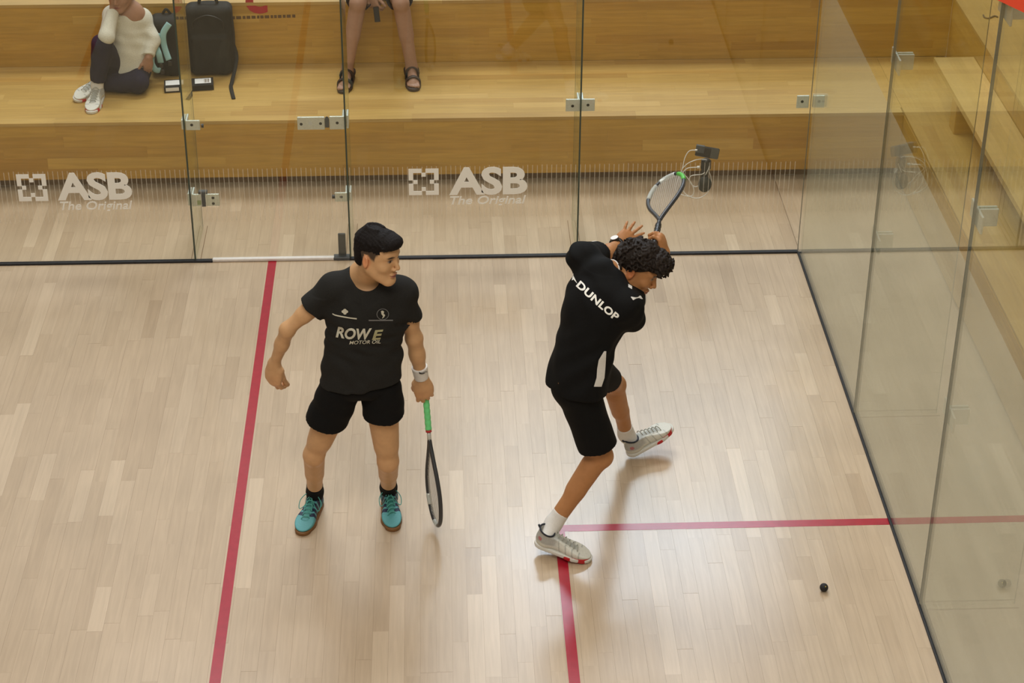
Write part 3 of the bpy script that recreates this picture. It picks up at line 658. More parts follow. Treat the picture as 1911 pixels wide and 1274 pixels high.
# ---- shoes
def shoe(parent, F0, ankle, style, label=None, trim=True):
    """F0: Frame at the heel bottom, y to the toe."""
    h = .0034; S = SDF(h); P = F0
    S.ell(P(0, .050, .045), (.035, .046, .052), P.R, k=0); S.cone(P(0, .07, .042), P(0, .215, .032), .036, .041, k=.02, sq=(P.R[:, 2], .8)); S.ell(P(.002, .205, .034), (.046, .070, .028), P.R, k=.02)
    S.ell(P(0, .235, .030), (.038, .047, .024), P.R, k=.015); S.cone(P(0, .058, .04), P(0, .050, .098), .039, .037, k=.02); S.cone(P(0, .10, .075), P(0, .175, .052), .026, .024, k=.02)
    S.cut(P(0, 0, .012), -P.R[:, 2]); S.cut(P(0, .05, .092), P.R[:, 2]*1.0+P.R[:, 1]*.28); up = P.R[:, 2]
    S.cone(P(0, .052, .060), P(0, .045, .16), .030, .034, k=.003, mode='s')
    def paint(V):
        L = P.loc(V); x, y, z = L[:, 0], L[:, 1], L[:, 2]; c = np.zeros((len(V), 3))
        if style == 'teal':
            c[:] = (.095, .34, .37); mid = smooth01(y, .045, .075)*(1-smooth01(y, .192, .208))
            st = (np.sin(y*210+np.abs(x)*20) > -.55)*1.0; side = smooth01(np.abs(x), .012, .015)*smooth01(z, .026, .030); w = (mid*side*st)[:, None]
            c[:] = c*(1-w)+np.array((.010, .020, .055))*w
            w = ((1-smooth01(y, .065, .085))*smooth01(z, .05, .06))[:, None]; c[:] = c*(1-w)+np.array((.015, .030, .075))*w
            w = ((1-smooth01(np.abs(x), .010, .016))*smooth01(z, .042, .047)*(1-smooth01(y, .20, .215)))[:, None]; c[:] = c*(1-w)+np.array((.07, .30, .28))*w
        else:
            c[:] = (.66, .66, .60); w = (smooth01(z, .038, .050)*(1-smooth01(y, .095, .125)))[:, None]; c[:] = c*(1-w)+np.array((.42, .42, .40))*w
            w = ((np.sin(y*190+z*60) > .82)*smooth01(y, .10, .12)*(1-smooth01(y, .25, .26))*smooth01(np.abs(x), .018, .024))[:, None]; c[:] = c*(1-w*.6)+np.array((.30, .31, .29))*w*.6
            w = ((1-smooth01(np.abs(x), .012, .018))*smooth01(z, .045, .05)*(1-smooth01(y, .23, .25)))[:, None]; c[:] = c*(1-w)+np.array((.40, .41, .38))*w
            w = ((np.hypot(y-.028, z-.062) < .010))[:, None]*.7; c[:] = c*(1-w)+np.array((.45, .06, .08))*w
        return c
    o = S.build('shoe', M['shoe'], parent, paint)
    if label: o['label'] = label
    s2 = SDF(h); s2.cone(P(0, .043, .008), P(.002, .205, .008), .040, .051, k=0); s2.cone(P(.002, .20, .008), P(0, .250, .012), .050, .040, k=.01); s2.cut(P(0, 0, .0), -up); s2.cut(P(0, 0, .020), up)
    if style == 'teal': s2.build('sole', M['gum'], o)
    else:
        s2.build('sole', M['whitesole'], o); s3 = SDF(h); s3.cone(P(.002, .185, .006), P(.001, .235, .008), .0535, .046, k=0); s3.cut(P(0, 0, -.001), -up); s3.cut(P(0, .16, .016), up-.10*P.R[:, 1]); s3.cut(P(0, .135, .0), -P.R[:, 1]); s3.build('outsole', M['redsole'], o)
        if trim: m = MB(); pts = [P(math.sin(a)*.0375, .050-math.cos(a)*.037, .092-(.050-math.cos(a)*.037-.05)*.28+.003) for a in np.linspace(0, 2*math.pi, 25)[:-1]]; m.tube(pts, .0045, 6, closed=True); m.tube([P(0, .012, .100), P(0, .004, .112)], .006, 6); m.build('collar_trim', M['navytrim'], o, smooth=True)
    lm = M['lace'] if style == 'teal' else M['lacegrey']; m = MB()
    for i in range(6):
        y = .106+i*.0205; z = .099-i*.0082; m.tube(spline([P(-.020, y-.006, z-.012), P(-.008, y-.002, z+.004), P(.008, y+.002, z+.004), P(.020, y+.006, z-.012)], 9), .0026, 5)
    if style == 'teal':
        for s in (-1, 1):
            m.tube(spline([P(0, .105, .103), P(s*.025, .100, .112), P(s*.052, .120, .085), P(s*.050, .150, .058), P(s*.030, .140, .065), P(0, .108, .102)], 30), .0022, 5); m.tube(spline([P(0, .105, .103), P(s*.012, .135, .088), P(s*.020, .170, .066)], 12), .0022, 5)
    m.build('lace', lm, o, smooth=True)
    return o
def sock(parent, F0, an, kn, top, mat, r=.041, mark=None):
    S = SDF(.0038); d = nrm(np.asarray(kn)-np.asarray(an)); S.cone(F0(0, .055, .055), np.asarray(an)+d*.01, .036, r, k=0); S.cone(an, np.asarray(an)+d*top, r, r*1.02, k=.02, cutb=True)
    return S.build('sock', mat, parent)

# ---- rackets
def racket(name, butt, tip, xdir, label, style):
    butt, tip = map(np.asarray, (butt, tip)); L = .685; y = nrm(tip-butt); Fm = Frame(butt, y, np.cross(xdir, y)); sc_ = np.linalg.norm(tip-butt)/L
    P = lambda a, b, c=0: Fm(a*sc_, b*sc_, c*sc_); o = empty(name, butt, label=label, cat='racket', group=None)
    q = [(0, .245), (.012, .275), (.040, .335), (.080, .42), (.1015, .50), (.098, .575), (.078, .635), (.042, .674), (0, .685)]
    pts = spline([P(a, b) for a, b in q]+[P(-a, b) for a, b in q[-2:0:-1]], 96, closed=True); n = len(pts)
    fm = MB().tube(pts, .0105*sc_, 8, closed=True, flat=(Fm.R[:, 2], 1.0)); fm.build('frame', M['frame'], o, smooth=True)
    def seg(i0, i1, mt, nm, r=.0118): MB().tube(pts[i0:i1], r*sc_, 8, flat=(Fm.R[:, 2], 1.0)).build(nm, M[mt], o, smooth=True)
    if style == 'a': seg(44, 53, 'silver', 'bumper'); seg(62, 68, 'silver', 'frame_stripe')
    else: seg(40, 54, 'silver', 'bumper'); seg(56, 68, 'greenpaint', 'frame_stripe'); seg(26, 38, 'lacegrey', 'frame_stripe')
    m = MB(); lx = np.array([(Fm.loc(p)) for p in pts])/sc_
    for b in np.arange(.315, .675, .0125):                       # cross strings
        w = np.interp(b, [a[1] for a in q], [a[0] for a in q])-.004
        if w > .008: m.tube([P(-w, b), P(w, b)], .0009, 4)
    for a in np.arange(-.085, .086, .0125):
        qs = [(ab[0], ab[1]) for ab in q]; bb = [b for b in np.linspace(.26, .684, 200) if np.interp(b, [t[1] for t in qs], [t[0] for t in qs]) > abs(a)+.003]
        if bb: m.tube([P(a, bb[0]), P(a, bb[-1])], .0009, 4)
    m.build('strings', M['strings'], o)
    MB().tube([P(0, .20), P(0, .25)], .0105, 8).build('shaft', M['silver' if style == 'a' else 'frame'], o, smooth=True)
    gp = np.array([P(0, b) for b in np.linspace(0, .19, 40)]); rr = .0155+.0009*np.sin(np.linspace(0, 40, 40)); g = MB().tube(gp, rr, 10).build('grip', M['grip' if style == 'a' else 'black'], o, smooth=True)
    MB().tube([P(0, -.006), P(0, .006)], .0185, 10).build('butt_cap', M['grip' if style == 'a' else 'black'], o, smooth=True)
    MB().tube([P(0, .188), P(0, .203)], .0150, 10).build('collar', M['redring' if style == 'a' else 'black'], o, smooth=True)
    return o
# ================================================================== player with the charcoal shirt
def lin_noise(a, b, c, amp):
    def f(x, y, z): return amp*(np.sin(a*x+2.1*np.sin(b*z))*np.sin(c*z+1.7*np.sin(b*.7*y+a*.3*x))+.6*np.sin(a*1.9*y+b*z))
    return f
def player_a():
    g = empty('person', (.62, -2.55, 0), label='young man in charcoal t-shirt and black shorts holding a green-gripped racket', cat='person')
    hipR, hipL = A3(.540, -2.655, .850), A3(.728, -2.65, .842); knR, knL = A3(.402, -2.63, .466), A3(.752, -2.655, .438); anR, anL = A3(.381, -2.437, .10), A3(.742, -2.415, .10)
    shR, shL = A3(.532, -2.61, 1.370), A3(.836, -2.61, 1.338); elR, elL = A3(.316, -2.65, 1.185), A3(.886, -2.575, 1.083); wrR, wrL = A3(.236, -2.575, .945), A3(.918, -2.545, .830)
    sm = (shR+shL)/2; hm = (hipR+hipL)/2; neck = A3(.672, -2.60, 1.43)
    th = math.radians(56); H = Frame(A3(.733, -2.68, 1.580), A3(.845, -.53, -.06), A3(.07, .06, .99))
    bR = np.stack([nrm(shR-shL), np.cross(A3(0, 0, 1), nrm(shR-shL)), A3(0, 0, 1)], 1); fw = A3(0, -1, 0)
    S = SDF(.0046)
    S.ell(hm+A3(0, .01, .055), (.145, .085, .075), k=0); S.cone(hm+A3(0, 0, .12), lerp(hm, sm, .6), .11, .14, k=.05, sq=(fw, .62)); S.ell(lerp(hm, sm, .72), (.160, .105, .17), k=.04)
    S.cone(shR, shL, .055, .055, k=.04); S.cone(neck+A3(0, .02, .02), shR, .045, .04, k=.04); S.cone(neck+A3(0, .02, .02), shL, .045, .04, k=.04); S.ell(lerp(shR, shL, .5)+A3(0, -.03, -.06), (.14, .06, .09), k=.04)
    for s in ((hipR, knR, anR), (hipL, knL, anL)): limb_leg(S, *s, fw, .91)
    for a_, f_ in ((anR, A3(-.075, -.30, 0)), (anL, A3(.02, -.31, 0))): S.cone(a_, a_+A3(0, 0, -.045), .028, .022, k=.02)
    limb_arm(S, shR, elR, wrR, .82); limb_arm(S, shL, elL, wrL, .92)
    hand(S, wrR, A3(-.10, .02, -1), A3(-.55, -.8, .05), -1, (.70, .74, .78, .82), spread=(.04, .01, -.02, -.05), thumb=(.06, .1, .5), thumb_in=.25, hs=1.2)
    hand(S, wrL, A3(.13, .05, -1), A3(.12, -1, .05), 1, (.52, .54, .56, .60), spread=(.05, .02, -.02, -.06), thumb=(.16, .5, .8), thumb_in=.45, hs=1.2)
    head(S, H, neckbase=neck, hs=1.02)
    skin = np.array((.60, .35, .175))
    def paint(V):
        c = np.tile(skin, (len(V), 1)); L = H.loc(V)/1.02
        hd = np.linalg.norm(L, axis=1) < .16
        for kn in (knR, knL): w = (np.exp(-((V-kn)**2).sum(1)/.05**2)*.18)[:, None]; c[:] = c*(1-w)+c*np.array((1.1, .75, .7))*w
        for wr_ in (wrR, wrL): w = (np.exp(-((V-wr_-A3(0, 0, -.1))**2).sum(1)/.06**2)*.3)[:, None]; c[:] = c*(1-w)+c*np.array((1.05, .8, .75))*w
        c = face_paint(c, V, H, hs=1.02)
        # close-cropped sides and nape
        x_, y_, z_ = np.abs(L[:, 0]), L[:, 1], L[:, 2]; lim = np.interp(y_, [-.10, -.045, -.02, .0, .012, .028, .034, .046, .05], [-.060, -.050, -.010, .028, .012, .004, .030, .040, .09])
        ear = (x_ > .0745) & (z_ < .030) & (y_ > -.034) & (y_ < .014)
        w = (hd*smooth01(z_, lim-.008, lim+.012)*(y_ < .05)*~ear)[:, None]*.93; c[:] = c*(1-w)+np.array((.022, .015, .012))*w
        return c
    S.build('body', M['skin'], g, paint)
    hr = SDF(.0036); Q = lambda c, r, **kw: hr.ell(H(*c), r, H.R, **kw)
    Q((0, -.012, .062), (.0795, .101, .074), k=0); Q((0, .052, .084), (.063, .056, .044), k=.02); Q((.0, .080, .088), (.056, .034, .026), k=.015)
    hr.cut(H(0, 0, .050), -H.R[:, 2]+.20*H.R[:, 1]); Q((0, -.050, .026), (.0745, .060, .070), k=.012); Q((0, -.066, -.02), (.058, .040, .05), k=.012)
    for i in range(130):
        a = random.uniform(-1, 1); y0 = random.uniform(-.05, .05); hr.cone(H(a*.052, y0, .130-.022*a*a), H(a*.072, .102-.034*a*a+random.uniform(-.006, .006), .076+random.uniform(-.007, .008)), .005, .0028, k=.005)
    for i in range(110): a = random.uniform(2.4, 7.0); hr.cone(H(math.cos(a)*.03, -.02+math.sin(a)*.04, .132), H(math.cos(a)*.0805, -.012+math.sin(a)*.100, random.uniform(.045, .085)), .005, .0028, k=.007)
    hr.disp(lambda x, y, z: .0010*np.sin(410*x+130*z)*np.sin(370*y-90*z))
    hr.build('hair', M['hair'], g)
    # t-shirt
    T = SDF(.0048); hem = A3(.632, -2.655, .900)
    T.cone(lerp(hm, sm, .80), hem+A3(0, 0, -.05), .168, .193, k=0, sq=(fw, .66)); T.ell(lerp(hm, sm, .78)+A3(0, -.005, 0), (.170, .124, .18), k=.05); T.cone(shR, shL, .066, .066, k=.05)
    T.cone(neck+A3(0, .01, -.005), shR+A3(0, 0, .008), .055, .052, k=.05); T.cone(neck+A3(0, .01, -.005), shL+A3(0, 0, .008), .055, .052, k=.05)
    T.cone(shR, lerp(shR, elR, .50), .066, .064, k=.035, cutb=True); T.cone(shL, lerp(shL, elL, .56), .066, .064, k=.035, cutb=True)
    T.cone(lerp(shR, elR, .42), lerp(shR, elR, .75), .054, .059, k=.002, mode='s'); T.cone(lerp(shL, elL, .48), lerp(shL, elL, .75), .055, .058, k=.002, mode='s')
    T.cut(hem+A3(0, 0, .004), A3(.05, -.02, -1)); T.ell(neck+A3(.014, -.055, .034), (.068, .080, .068), k=.008, mode='s'); T.cone(neck+A3(0, -.02, -.02), neck+A3(0.01, -.03, .1), .064, .085, k=.006, mode='s')
    T.disp(lambda x, y, z: np.where(z < 1.36, .0038, .0015)*(np.sin(34*x+9*np.sin(11*z)+22*z)*np.sin(17*z-12*x)+.7*np.sin(52*z+20*x+3*np.sin(20*x))))
    ts = T.build('t_shirt', M['shirt'], g)
    B = SDF(.005)
    B.ell(hm+A3(0, 0, .040), (.168, .115, .072), k=0)
    for hp, kn, sd in ((hipR+A3(-.012, 0, 0), knR, -1), (hipL+A3(.012, 0, 0), knL+A3(-.01, 0, 0), 1)):
        e = lerp(hp, kn, .43 if sd < 0 else .30)+A3(0, -.01, 0); B.cone(hp+A3(-.010*sd, 0, .0), e, .097, .101 if sd < 0 else .098, k=.006, cutb=(e, nrm(kn-hp)*.75+A3(0, .20, -.6))); B.cone(lerp(hp, kn, .22), lerp(hp, kn, .8), .083, .092, k=.002, mode='s')
    B.disp(lambda x, y, z: .0035*np.sin(30*x+18*z+2*np.sin(16*z))*np.sin(21*z+9*x)); B.build('shorts', M['blackcloth'], g)
    fR = Frame(A3(.392, -2.375, 0), A3(-.26, -1, 0), A3(0, 0, 1)); fL = Frame(A3(.738, -2.350, 0), A3(.10, -1, 0), A3(0, 0, 1))
    for F0, an, kn in ((fR, anR, knR), (fL, anL, knL)): sock(g, F0, an, kn, .080, M['sockblack'], .0400); shoe(g, F0, an, 'teal')
    wb_ = SDF(.0034); d = nrm(wrL-elL); wb_.cone(wrL-d*.075, wrL-d*.005, .0385, .0335, k=0, cuta=True, cutb=True); band = wb_.build('wristband', M['white'], g)
    V, F = text_mesh('~', bold=.02); stitch_project('wristband_mark', unit(V), F, M['bolt'], band, band, affine((782, 693.5), (799, 692.5), (782, 698)))
    # prints
    V, F = text_mesh('ROW', shear=.25, bold=.035); stitch_project('chest_print', unit(V), F, M['paleprint'], ts, ts, lambda u, v: (627+ (694-627)*u, 630-21*v + 9*math.sin(u*2.0)*(.55) - 2*u + (0 if u > .3 else -4*(.3-u))), cuts=2)
    V, F = text_mesh('E', shear=.25, bold=.035); stitch_project('chest_print', unit(V), F, simple('olive_print', (.38, .36, .20), .7), ts, ts, lambda u, v: (694+21*u, 634-18*v-1.5*u), cuts=2)
    V, F = text_mesh('MOTOR OIL', shear=.25, bold=.01); stitch_project('chest_print', unit(V), F, M['paleprint'], ts, ts, lambda u, v: (652+58*u, 642-6.5*v-2*u), cuts=1)
    rect = (np.array([(u, v, 0) for u in np.linspace(0, 1, 12) for v in (0, 1)]), [(2*i, 2*i+2, 2*i+3, 2*i+1) for i in range(11)])
    stitch_project('chest_print', rect[0], rect[1], M['paleprint'], ts, ts, lambda u, v: (621+45*u, 586.5+9*u**.6-2.4*v))
    stitch_project('chest_print', rect[0], rect[1], M['greyprint'], ts, ts, lambda u, v: (688+45*u, 598.5-2.4*v))
    disc = lambda n: (np.array([(0, 0, 0)]+[(math.cos(a), math.sin(a), 0) for a in np.linspace(0, 2*math.pi, n+1)[:-1]]), [(0, i+1, (i+1) % n+1) for i in range(n)])
    V, F = disc(10)
    for (cx, cy) in ((-3, 0), (3, 0), (0, -2.5), (0, 2.8)): stitch_project('chest_print', V, F, M['paleprint'], ts, ts, lambda u, v: (644+cx+3.2*u, 581+cy+2.8*v))
    ring = (np.array([(r*math.cos(a), r*math.sin(a), 0) for a in np.linspace(0, 2*math.pi, 25)[:-1] for r in (.9, 1.0)]), [(2*i, 2*i+1, (2*i+3) % 48, (2*i+2) % 48) for i in range(24)])
    stitch_project('chest_print', *ring, M['greyprint'], ts, ts, lambda u, v: (714+11.5*u, 586+10.5*v))
    fig = (np.array([(0, 0, 0), (3, -1, 0), (6, 1, 0), (5, 5, 0), (8, 8, 0), (6, 12, 0), (2, 15, 0), (4, 10, 0), (1, 6, 0)]), [tuple(range(9))]); stitch_project('chest_print', *fig, M['paleprint'], ts, ts, lambda u, v: (710.5+u, 580+v*.95))
    return g
player_a()
racket('squash_racket', A3(.934, -2.500, .722), A3(.9765, -2.645, .052), nrm(A3(.30, -.95, 0)), 'dark squash racket with bright green grip hanging head down', 'a')
print('player a', round(time.time()-T0, 1))

# ================================================================== player with the black shirt, seen from behind
def racket_span(p0, y0, p1):
    b = atY(*p0, y0); ys_ = np.linspace(y0+.1, y0+.7, 600); ds = [abs(np.linalg.norm(atY(*p1, y)-b)-.685) for y in ys_]; return b, atY(*p1, ys_[int(np.argmin(ds))])
RKB = racket_span((1220, 459), -2.20, (1249, 329))
def player_b():
    g = empty('person', (1.72, -2.55, 0), label='curly haired man in black sports kit swinging, seen from behind', cat='person')
    hipN, hipF = A3(1.622, -2.655, .868), A3(1.712, -2.500, .845); knN, knF = A3(1.764, -2.669, .455), A3(1.872, -2.195, .535); anN, anF = A3(1.532, -2.765, .125), A3(1.952, -2.055, .135)
    shL, shR = A3(1.685, -2.34, 1.350), A3(1.862, -2.60, 1.240); elL = A3(1.795, -2.15, 1.248); wrL = A3(1.884, -1.93, 1.184); elR = A3(1.925, -2.33, 1.16)
    bt, tp = RKB; hdir = nrm(tp-bt); hd_, hn_ = nrm(A3(-.25, .1, .95)), nrm(A3(.9, -.35, .25)); wrR = bt+hdir*.075-hd_*.078+hn_*.026
    hm = (hipN+hipF)/2; sm = (shL+shR)/2; ax = nrm(shR-shL); spine = nrm(sm-hm); fch = nrm(np.cross(spine, ax)); fhip = nrm(A3(.85, -.52, 0)); hax = nrm(hipN-hipF)
    neck = sm+spine*.055-fch*.015; H = Frame(A3(0, 0, 0), A3(.83, -.40, -.42), A3(.36, .10, .92)); H.o = atY(1177, 511, -2.49)-H.R@A3(.081, -.01, -.004)
    chR = np.stack([ax, fch, nrm(np.cross(ax, fch))], 1); hpR = np.stack([hax, np.cross(A3(0, 0, 1), hax), A3(0, 0, 1)], 1); mid = lerp(hm, sm, .5)
    S = SDF(.0046)
    S.ell(hm+A3(0, 0, .03), (.128, .085, .08), hpR, k=0); S.cone(hm+A3(0, 0, .08), lerp(hm, sm, .6), .105, .13, k=.05, sq=(fch, .75)); S.ell(lerp(hm, sm, .75), (.155, .10, .16), chR, k=.05)
    S.cone(shL, shR, .052, .052, k=.04); S.cone(neck, shL, .040, .034, k=.03); S.cone(neck, shR, .040, .034, k=.03)
    limb_leg(S, hipN, knN, anN, A3(.85, -.5, 0), .96); limb_leg(S, hipF, knF, anF, A3(.8, .4, .2), .86)
    S.cone(anN, anN+A3(.01, 0, -.04), .028, .022, k=.02); S.cone(anF, anF+A3(.01, 0, -.04), .028, .022, k=.02)
    limb_arm(S, shL, elL, wrL, .93); limb_arm(S, shR, elR, wrR, .93)
    hd = nrm(atY(1203, 407, -1.84)-wrL); hand(S, wrL, hd, nrm(CAM-wrL), 1, (.10, .08, .10, .14), spread=(.36, .12, -.16, -.42), thumb=(.9, .2, .2), hs=.96)
    hand(S, wrR, hd_, hn_, -1, (1.05, 1.05, 1.05, 1.05), thumb=(.4, .9, .9), thumb_in=.5)
    head(S, H, neckbase=neck, hs=1.0, neck_r=(.050, .054))
    skin = np.array((.45, .205, .080))
    def paint(V): return face_paint(np.tile(skin, (len(V), 1)), V, H)
    S.build('body', M['skin'], g, paint)
    hr = SDF(.0034); hr.ell(H(0, -.016, .052), (.088, .106, .092), H.R, k=0); hr.ell(H(0, -.062, .01), (.070, .052, .064), H.R, k=.02); hr.ell(H(0, .062, .090), (.070, .056, .046), H.R, k=.02); hr.cut(H(0, .024, .028), H.R[:, 1]*.55-H.R[:, 2]*.84); rr = random.Random(3)
    def curl(p, r):                       # a small ring of hair lying on the head
        n = nrm(p-H(0, 0, .03)); u = nrm(np.cross(n, A3(rr.uniform(-1, 1), rr.uniform(-1, 1), rr.uniform(-1, 1)))); v = np.cross(n, u); k0 = rr.uniform(0, 6.28); L_ = 7
        q = [p+r*(math.cos(k0+i*.95)*u+math.sin(k0+i*.95)*v)+n*(.002*i-.004) for i in range(L_)]
        for i in range(L_-1): hr.cone(q[i], q[i+1], .0048, .0044, k=.003)
    for i in range(420):
        a, e = rr.uniform(0, 2*math.pi), math.asin(rr.uniform(-.1, 1)**1.0 if rr.random() < .6 else rr.uniform(.5, 1)); dx, dy, dz = math.cos(a)*math.cos(e), math.sin(a)*math.cos(e), math.sin(e)
        x, y, z = dx*.091, -.014+dy*.112, .048+dz*.098
        if y > .045 and z < .060: continue
        if y < -.02: z -= rr.uniform(0, .06)
        if y > 0 and z < .042: continue
        curl(H(x, y, z), rr.uniform(.008, .014))
    for i in range(70):
        a = rr.uniform(-1, 1); curl(H(a*.074, .122-.03*abs(a)+rr.uniform(-.012, .016), .085+rr.uniform(-.026, .034)), rr.uniform(.007, .012))
    for i in range(170):
        d = nrm(A3(rr.gauss(0, 1), abs(rr.gauss(0, 1))-.3, rr.gauss(.3, 1))); p = A3(0, .062, .090)+d*A3(.072, .058, .048)
        if p[2] > .028+.65*(p[1]-.024): curl(H(*p), rr.uniform(.007, .012))
    hr.build('hair', M['curl'], g)
    # sports shirt
    T = SDF(.0048); hem = lerp(hm, sm, -.10)+A3(-.015, -.01, 0)
    T.cone(lerp(hm, sm, .72)+A3(-.02, 0, 0), hem, .165, .180, k=0, sq=(nrm(fch*.6+np.cross(A3(0, 0, 1), hax)*.4), .78)); T.ell(lerp(hm, sm, .76)-fch*.005, (.178, .128, .18), chR, k=.05); T.cone(shL, shR, .066, .066, k=.05)
    T.cone(neck-spine*.01, shL, .052, .052, k=.05); T.cone(neck-spine*.01, shR, .052, .052, k=.05)
    eL, eR = lerp(shL, elL, .58), lerp(shR, elR, .55); T.cone(shL, eL, .072, .076, k=.035, cutb=True); T.cone(shR, eR, .072, .076, k=.035, cutb=True)
    T.cone(lerp(shL, elL, .55), lerp(shL, elL, .85), .062, .066, k=.002, mode='s'); T.cone(lerp(shR, elR, .5), lerp(shR, elR, .8), .062, .066, k=.002, mode='s')
    T.cone(shR, shR+A3(.03, .02, -.075), .070, .062, k=.03); T.cut(hem, nrm(hm-sm)*.6+A3(0, 0, -.6)); nd = nrm(H(0, -.03, -.06)-neck); T.cone(neck+nd*.022, neck+nd*.10, .052, .062, k=.004, mode='s')
    T.disp(lambda x, y, z: .0040*(np.sin(30*x-24*y+9*np.sin(9*z)+20*z)*np.sin(15*z-14*x)+.7*np.sin(46*z-30*x+3*np.sin(18*y))))
    ts = T.build('sports_shirt', M['blackcloth'], g)
    rim = [neck+nd*.030+(.0600)*(math.cos(a)*nrm(np.cross(nd, fch))+math.sin(a)*nrm(np.cross(nd, np.cross(nd, fch)))) for a in np.linspace(0, 2*math.pi, 41)[:-1]]
    MB().tube(rim, .0032, 6, closed=True).build('collar_piping', M['white'], ts, smooth=True)
    for (e_, s0, r_) in ((eL, shL, .0735), (eR, shR, .0735)):
        dn = nrm(e_-s0); u_ = nrm(np.cross(dn, A3(0, 0, 1))); v_ = np.cross(dn, u_); MB().tube([e_-dn*.003+r_*(math.cos(a)*u_+math.sin(a)*v_) for a in np.linspace(0, 2*math.pi, 33)[:-1]], .0036, 6, closed=True).build('cuff_piping', M['white'], ts, smooth=True)
    B = SDF(.005); B.ell(hm+A3(-.015, -.01, -.025), (.160, .122, .105), hpR, k=0)
    e1 = lerp(hipN, knN, .86); B.cone(lerp(hipN, knN, .12)+A3(.01, .01, 0), e1, .100, .094, k=.03, cutb=(e1, A3(.25, -.1, -1))); e2 = lerp(hipF, knF, .64); B.cone(hipF, e2, .092, .074, k=.02, cutb=True)
    B.cone(lerp(hipN, knN, .70), lerp(hipN, knN, 1.0), .080, .088, k=.002, mode='s'); B.cone(lerp(hipF, knF, .55), lerp(hipF, knF, 1.0), .070, .078, k=.002, mode='s')
    B.disp(lambda x, y, z: .0035*np.sin(26*x-18*y+16*z+2*np.sin(14*z))*np.sin(19*z+9*x)); sh_ = B.build('shorts', M['blackcloth'], g)
    hN = atZ(996, 1011, .052); tN = atZ(1094, 1043, .004); fN = Frame(hN, tN-hN, A3(0, 0, 1)); hF = atZ(1170, 851, .022); tF = atZ(1250, 800, .105); fF = Frame(hF, tF-hF, A3(0, 0, 1))
    for F0, an, kn in ((fN, anN, knN), (fF, anF, knF)):
        so = sock(g, F0, an, kn, .075, M['white'], .0405); shoe(g, F0, an, 'white')
    # prints
    V, F = text_mesh('DUNLOP', bold=.035, shear=.18, space=1.05); q0, q1 = A3(1076, 533, 0)[:2], A3(1149, 602, 0)[:2]
    stitch_project('back_print', unit(V), F, M['decal'], ts, ts, lambda u, v: (1075+75*u+9*v*.75, 534+66*u-6*math.sin(u*math.pi)*-.35-13*v), cuts=2)
    arr = (np.array([(0, .5, 0), (.45, 1, 0), (.45, .7, 0), (1, .05, 0), (.45, .25, 0), (.2, 0, 0), (.3, .35, 0)]), [(0, 1, 2), (0, 2, 6), (6, 2, 3), (6, 3, 4), (6, 4, 5)]); stitch_project('back_print', *arr, M['decal'], ts, ts, lambda u, v: (1065+13*u, 522-16*v+8*u), cuts=3)
    V, F = ([(0, 0, 0), (1, 0, 0), (1, 1, 0), (0, 1, 0)], [(0, 1, 2, 3)])
    stitch_project('shoulder_stripe', V, F, M['white'], ts, ts, lambda u, v: (1181+18*u-4*v, 558-2*u-6*v+2), cuts=2); stitch_project('shoulder_stripe', V, F, M['white'], ts, ts, lambda u, v: (1172+7*u, 536+4*u-6*v), cuts=1)
    sp = [(1126, 656), (1118, 668), (1117, 684), (1116, 700), (1113, 716), (1107, 718)]; pv = []
    for i, (x, y) in enumerate(sp): w = (5, 12, 14, 13, 11, 16)[i]; pv += [(x, y, 0), (x+w, y+(2 if i < 5 else 6), 0)]
    pts = np.array(pv, float); tgt = ts
    stitch_project('side_stripe', np.array([(u, v, 0) for (u, v) in [(0, 0), (1, 0), (0, .25), (1, .25), (0, .5), (1, .5), (0, .75), (1, .75), (0, 1), (1, 1)]]), [(0, 1, 3, 2), (2, 3, 5, 4), (4, 5, 7, 6), (6, 7, 9, 8)], M['white'], ts, ts, lambda u, v: (np.interp(v, [0, .25, .5, .75, 1], [1127, 1117, 1114, 1113, 1108])+u*np.interp(v, [0, .25, .5, 1], [4, 13, 15, 14]), 655+v*66), cuts=2)
    # watch
    d = nrm(wrL-elL); wk = wrL-d*.012; u_ = nrm(np.cross(d, A3(0, 0, 1))); v_ = nrm(np.cross(u_, d)); w = MB().tube([wk+.0315*(math.cos(a)*u_+math.sin(a)*v_) for a in np.linspace(0, 2*math.pi, 25)[:-1]], .010, 8, closed=True, flat=(d, 1.0)).build('watch', M['black'], g, smooth=True)
    n_ = nrm(v_*.9-A3(0, .35, 0)*.5-A3(.35, 0, 0)); MB().tube([wk+n_*.028, wk+n_*.045], .021, 16).build('watch_case', M['black'], w); MB().tube([wk+n_*.045, wk+n_*.0465], .0195, 16).build('watch_face', M['watchface'], w)
    return wrR, H
wrR_b, HB_ = player_b()
racket('squash_racket', *RKB, nrm(A3(-.80, .20, -.55)), 'squash racket with green and silver frame raised behind the curly head', 'b')
print('player b', round(time.time()-T0, 1))
